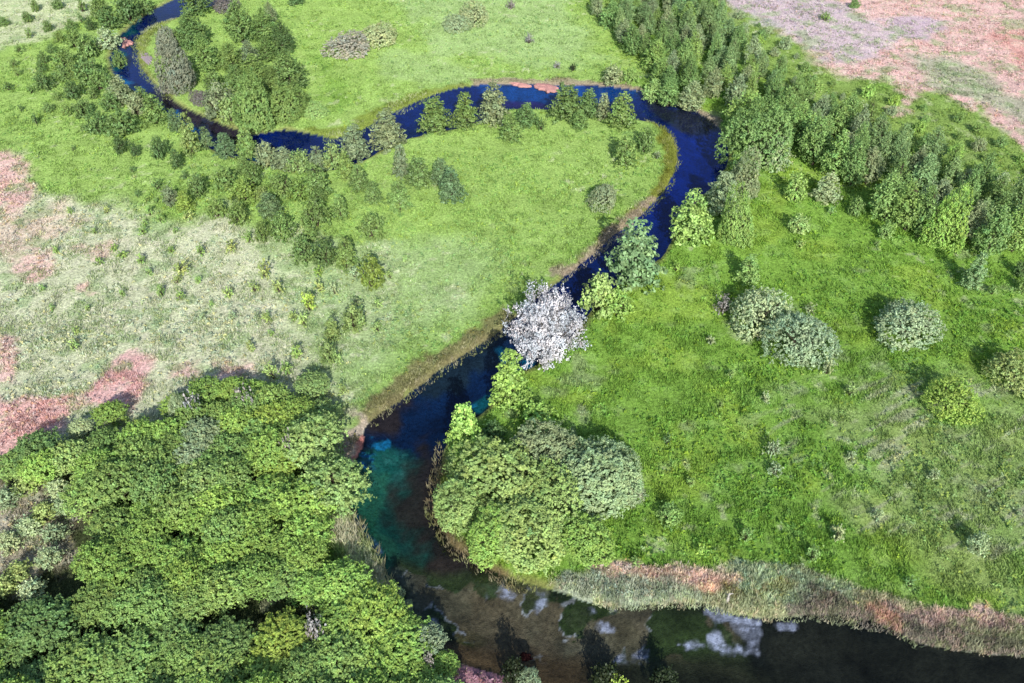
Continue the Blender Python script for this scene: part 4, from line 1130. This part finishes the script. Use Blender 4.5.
ho = link('meadow_herbs', mesh_np('meadow_herbs', V, F, M_BLADE, cv)); tag(ho, 'leafy herbs scattered through the meadow grass', 'grass', kind='stuff')

# reeds: (outline, density per m2, height, colours)
REEDS = [
    ([(588, 566), (690, 573), (742, 578), (735, 593), (680, 590), (610, 580)], 12, .5, [(.52, .38, .31), (.46, .36, .29), (.36, .33, .24)]),
    ([(735, 565), (800, 570), (850, 585), (840, 597), (780, 592), (735, 590)], 11, .6, [(.30, .37, .25), (.26, .33, .19), (.34, .38, .28)]),
    ([(880, 598), (960, 614), (1024, 620), (1150, 634), (1150, 645), (1024, 634), (940, 630), (890, 612)], 9, .5, [(.42, .33, .31), (.36, .30, .28)]),
    ([(855, 594), (900, 600), (905, 622), (880, 620)], 9, .5, [(.46, .24, .17), (.30, .22, .15)]),
    ([(700, 580), (790, 578), (800, 600), (700, 600)], 7, .5, [(.24, .27, .07), (.3, .27, .09)]),
    ([(548, 580), (600, 564), (683, 573), (749, 566), (816, 574), (869, 592), (949, 612), (1024, 618), (1150, 632), (1150, 668), (1024, 655), (949, 644), (916, 640), (869, 616), (765, 617), (700, 602), (615, 606)], 19, .5,
     [(.27, .33, .2), (.42, .36, .29), (.22, .29, .12), (.46, .34, .28), (.28, .33, .2)]),
    ([(560, 575), (683, 585), (760, 600), (750, 613), (690, 602), (610, 606)], 14, .7, [(.32, .38, .27), (.27, .34, .22), (.40, .41, .33)]),
    ([(800, 590), (870, 594), (960, 622), (1024, 632), (1024, 654), (940, 643), (900, 628), (800, 612)], 14, .65, [(.13, .13, .10), (.22, .18, .16), (.3, .25, .22), (.16, .19, .09)]),
    ([(322, 505), (348, 505), (386, 575), (394, 600), (372, 594), (335, 548)], 12, 1.2, [(.42, .42, .3), (.3, .35, .18), (.45, .38, .3)]),
    ([(644, 116), (668, 124), (681, 150), (672, 186), (640, 218), (600, 250), (592, 244), (634, 208), (660, 180), (668, 150), (658, 130)], 7, .45, [(.17, .19, .05), (.13, .16, .04), (.26, .26, .13)]),
    ([(652, 196), (632, 226), (575, 270), (560, 282), (558, 270), (606, 232), (636, 202)], 7, .5, [(.40, .38, .30), (.3, .29, .19)]),
    ([(505, 318), (512, 326), (440, 374), (370, 424), (362, 416), (405, 378), (450, 348)], 8, .5, [(.20, .21, .09), (.36, .33, .25), (.19, .18, .11)]),
    ([(345, 128), (380, 108), (430, 89), (440, 92), (395, 116), (350, 140), (320, 138)], 5, .45, [(.20, .25, .06), (.24, .27, .10), (.42, .41, .31)]),
    ([(132, 30), (158, 16), (175, 18), (150, 34), (142, 52), (150, 76), (172, 98), (160, 96), (138, 70), (131, 42)], 5, .45, [(.22, .24, .06), (.34, .34, .25)]),
    ([(436, 440), (446, 470), (440, 505), (470, 552), (540, 588), (520, 590), (450, 552), (428, 515), (428, 470)], 9, .7, [(.20, .16, .12), (.26, .24, .17), (.14, .13, .07)]),
]
RV, RF, RC, off = [], [], [], 0
for outl, dens, hh, cols in REEDS:
    P = polyw(outl); lo = P.min(0); hi = P.max(0); n = int((hi - lo).prod() * dens)
    X = gg.uniform(lo[0], hi[0], n); Y = gg.uniform(lo[1], hi[1], n)
    k = (sdf_poly(X, Y, P) < .7 * fbm(X, Y, 2.0, 96, 2)) & (river_sd(X, Y) > -1.0 - .8 * (fbm(X, Y, 3.0, 95, 2) - .5))
    X, Y = X[k], Y[k]
    nz = fbm(X, Y, 2.2, 90, 3)
    cc = 1.5 * np.array(cols)[np.clip(((nz - .3) * 2.5 * len(cols)).astype(int), 0, len(cols) - 1)]
    cc = cc * .5 + .8 * land_colour(X, Y)
    cc = cc * (.55 + .9 * fbm(X, Y, 1.1, 97, 2))[:, None]
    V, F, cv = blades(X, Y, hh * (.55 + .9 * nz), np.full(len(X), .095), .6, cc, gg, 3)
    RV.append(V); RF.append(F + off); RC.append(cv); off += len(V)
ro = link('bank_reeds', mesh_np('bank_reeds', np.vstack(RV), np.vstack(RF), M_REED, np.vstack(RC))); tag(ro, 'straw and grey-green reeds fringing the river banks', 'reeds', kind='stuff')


# ------------------------------------------------------------------ bars, mats, dead wood
def slab(name, outline, mat, top, label, cat, z0=WATER_Z, dome=.12, seed=0):
    P = polyw(smooth_line(outline + [outline[0]], 2)[:-1], z0)
    c = P.mean(0); n = len(P); V = []; F = []
    g_ = np.random.default_rng(seed)
    jit = 1 + g_.normal(size=n) * .13
    rings = [(1.0, z0 - .15), (1.0, z0 + top * .5), (.86, z0 + top), (.6, z0 + top + dome * .6), (.3, z0 + top + dome)]
    for s, zz in rings:
        for i in range(n):
            q = (P[i] - c) * s * jit[i]
            V.append((q[0], q[1], zz + g_.normal() * .03 * (s < 1)))
    V.append((0, 0, z0 + top + dome))
    for r in range(len(rings) - 1):
        for i in range(n):
            a = r * n + i; b = r * n + (i + 1) % n
            F.append((a, b, b + n, a + n))
    V = np.array(V) - [0, 0, z0]
    base = (len(rings) - 1) * n; tip = len(V) - 1
    me = bpy.data.meshes.new(name)
    me.from_pydata([tuple(v) for v in V], [], [tuple(map(int, f)) for f in F] + [(base + i, base + (i + 1) % n, tip) for i in range(n)])
    me.materials.append(mat); me.update()
    o = link(name, me); o.location = (c[0], c[1], z0)
    return tag(o, label, cat)


slab('peat_mat', [(511, 83.5), (515, 82.5), (524, 84), (531, 85.6), (531, 87.4), (522, 87), (513, 85.5)], M_MUD, .22, 'long narrow pinkish peat mat lying along the far bank, left of a broader one', 'peat mat', seed=1)
slab('peat_mat', [(534, 86), (540, 84), (548, 84.5), (556, 87), (559, 89), (556, 92), (548, 92), (540, 90)], M_MUD, .3, 'broad pinkish peat mat at the far bank, right of a narrow one', 'peat mat', seed=2)
slab('peat_bar', [(122, 39), (126, 37), (127, 41), (133, 41), (133, 44), (127, 45), (125, 48), (122, 47)], M_MUD, .28, 'small reddish peat bar across the river below the top left bend', 'peat bar', seed=3)
slab('sand_patch', [(140, 55), (146, 52), (151, 55), (152, 62), (149, 66), (144, 62)], M_SAND, .12, 'pale violet sand patch on the inner bank of the top left bend', 'sand patch', z0=-.02, dome=.05, seed=4)
slab('weed_clump', [(520, 654), (525, 652), (531, 655), (532, 659), (526, 662), (521, 660)], M_WEED, .12, 'oval dark red weed clump in the brown shallows at the bottom', 'weed clump', seed=5)


def dead_trunk(px, py, L, lean, ang, label):
    X, Y = at(px, py)
    g_ = np.random.default_rng(int(px))
    d = np.array([math.cos(ang) * math.sin(lean), math.sin(ang) * math.sin(lean), math.cos(lean)])
    pth = [d * L * t + g_.normal(size=3) * .05 * L * t for t in (0, .3, .6, 1)]
    parts = [tube(pth, [.22, .17, .12, .04], 7)]
    for i in range(5):
        t = .4 + .12 * i; s = d * L * t; e = s + unit(g_.normal(size=3) + [0, 0, .8]) * L * .3
        parts.append(tube([s, (s + e) / 2 + [0, 0, .08], e], [.08, .05, .02], 5))
    V, F = join(parts)
    o = link('dead_tree', mesh_np('dead_tree', V, F, M_PALEBARK, None, True)); o.location = (X, Y, -.1)
    tag(o, label, 'dead tree')


dead_trunk(318, 470, 3.4, .35, 2.2, 'bleached bare dead tree beside the broad light tree at the thicket edge')
dead_trunk(727, 602, 1.5, .15, 1.0, 'bleached stump standing among the reeds of the lower bank')

# ------------------------------------------------------------------ camera, sun, sky
cam = bpy.data.cameras.new('camera'); co = bpy.data.objects.new('camera', cam); C.objects.link(co)
co.location = (0, 0, HCAM); co.rotation_euler = (math.pi / 2 - DEP, 0, 0)
cam.sensor_width = 36; cam.lens = FPX / 1024 * 36; cam.clip_end = 20000; cam.clip_start = .5
bpy.context.scene.camera = co

d = unit(ray(400, 205)[None])[0]      # sunlight travels along d
sun = bpy.data.lights.new('sun', 'SUN'); so = bpy.data.objects.new('sun', sun); C.objects.link(so)
sun.energy = 5.0; sun.angle = R(.5); sun.color = (1, .955, .88)
so.rotation_euler = Vector(-d).to_track_quat('Z', 'Y').to_euler(); so.location = (60, -60, 120)
w = bpy.data.worlds.new('World'); bpy.context.scene.world = w; w.use_nodes = True
nt = w.node_tree; nt.nodes.clear()
sky = nt.nodes.new('ShaderNodeTexSky'); sky.sky_type = 'NISHITA'; sky.sun_disc = False
sky.sun_elevation = math.asin(-d[2]); sky.sun_rotation = math.atan2(-d[0], -d[1])
bg = nt.nodes.new('ShaderNodeBackground'); bg.inputs['Strength'].default_value = .15
wo_ = nt.nodes.new('ShaderNodeOutputWorld')
nt.links.new(sky.outputs[0], bg.inputs[0]); nt.links.new(bg.outputs[0], wo_.inputs[0])
sc = bpy.context.scene
sc.view_settings.view_transform = 'Standard'; sc.view_settings.look = 'None'; sc.view_settings.exposure = 0
sc.render.engine = 'CYCLES'
sc.cycles.max_bounces = 6; sc.cycles.transparent_max_bounces = 8
for p in PLANTS:
    if len(p['o']['label'].split()) > 16: print('LONG', p['o']['label'])
print('plants', len(PLANTS), {zz: sum(p['zone'] == zz for p in PLANTS) for zz in {p['zone'] for p in PLANTS}})
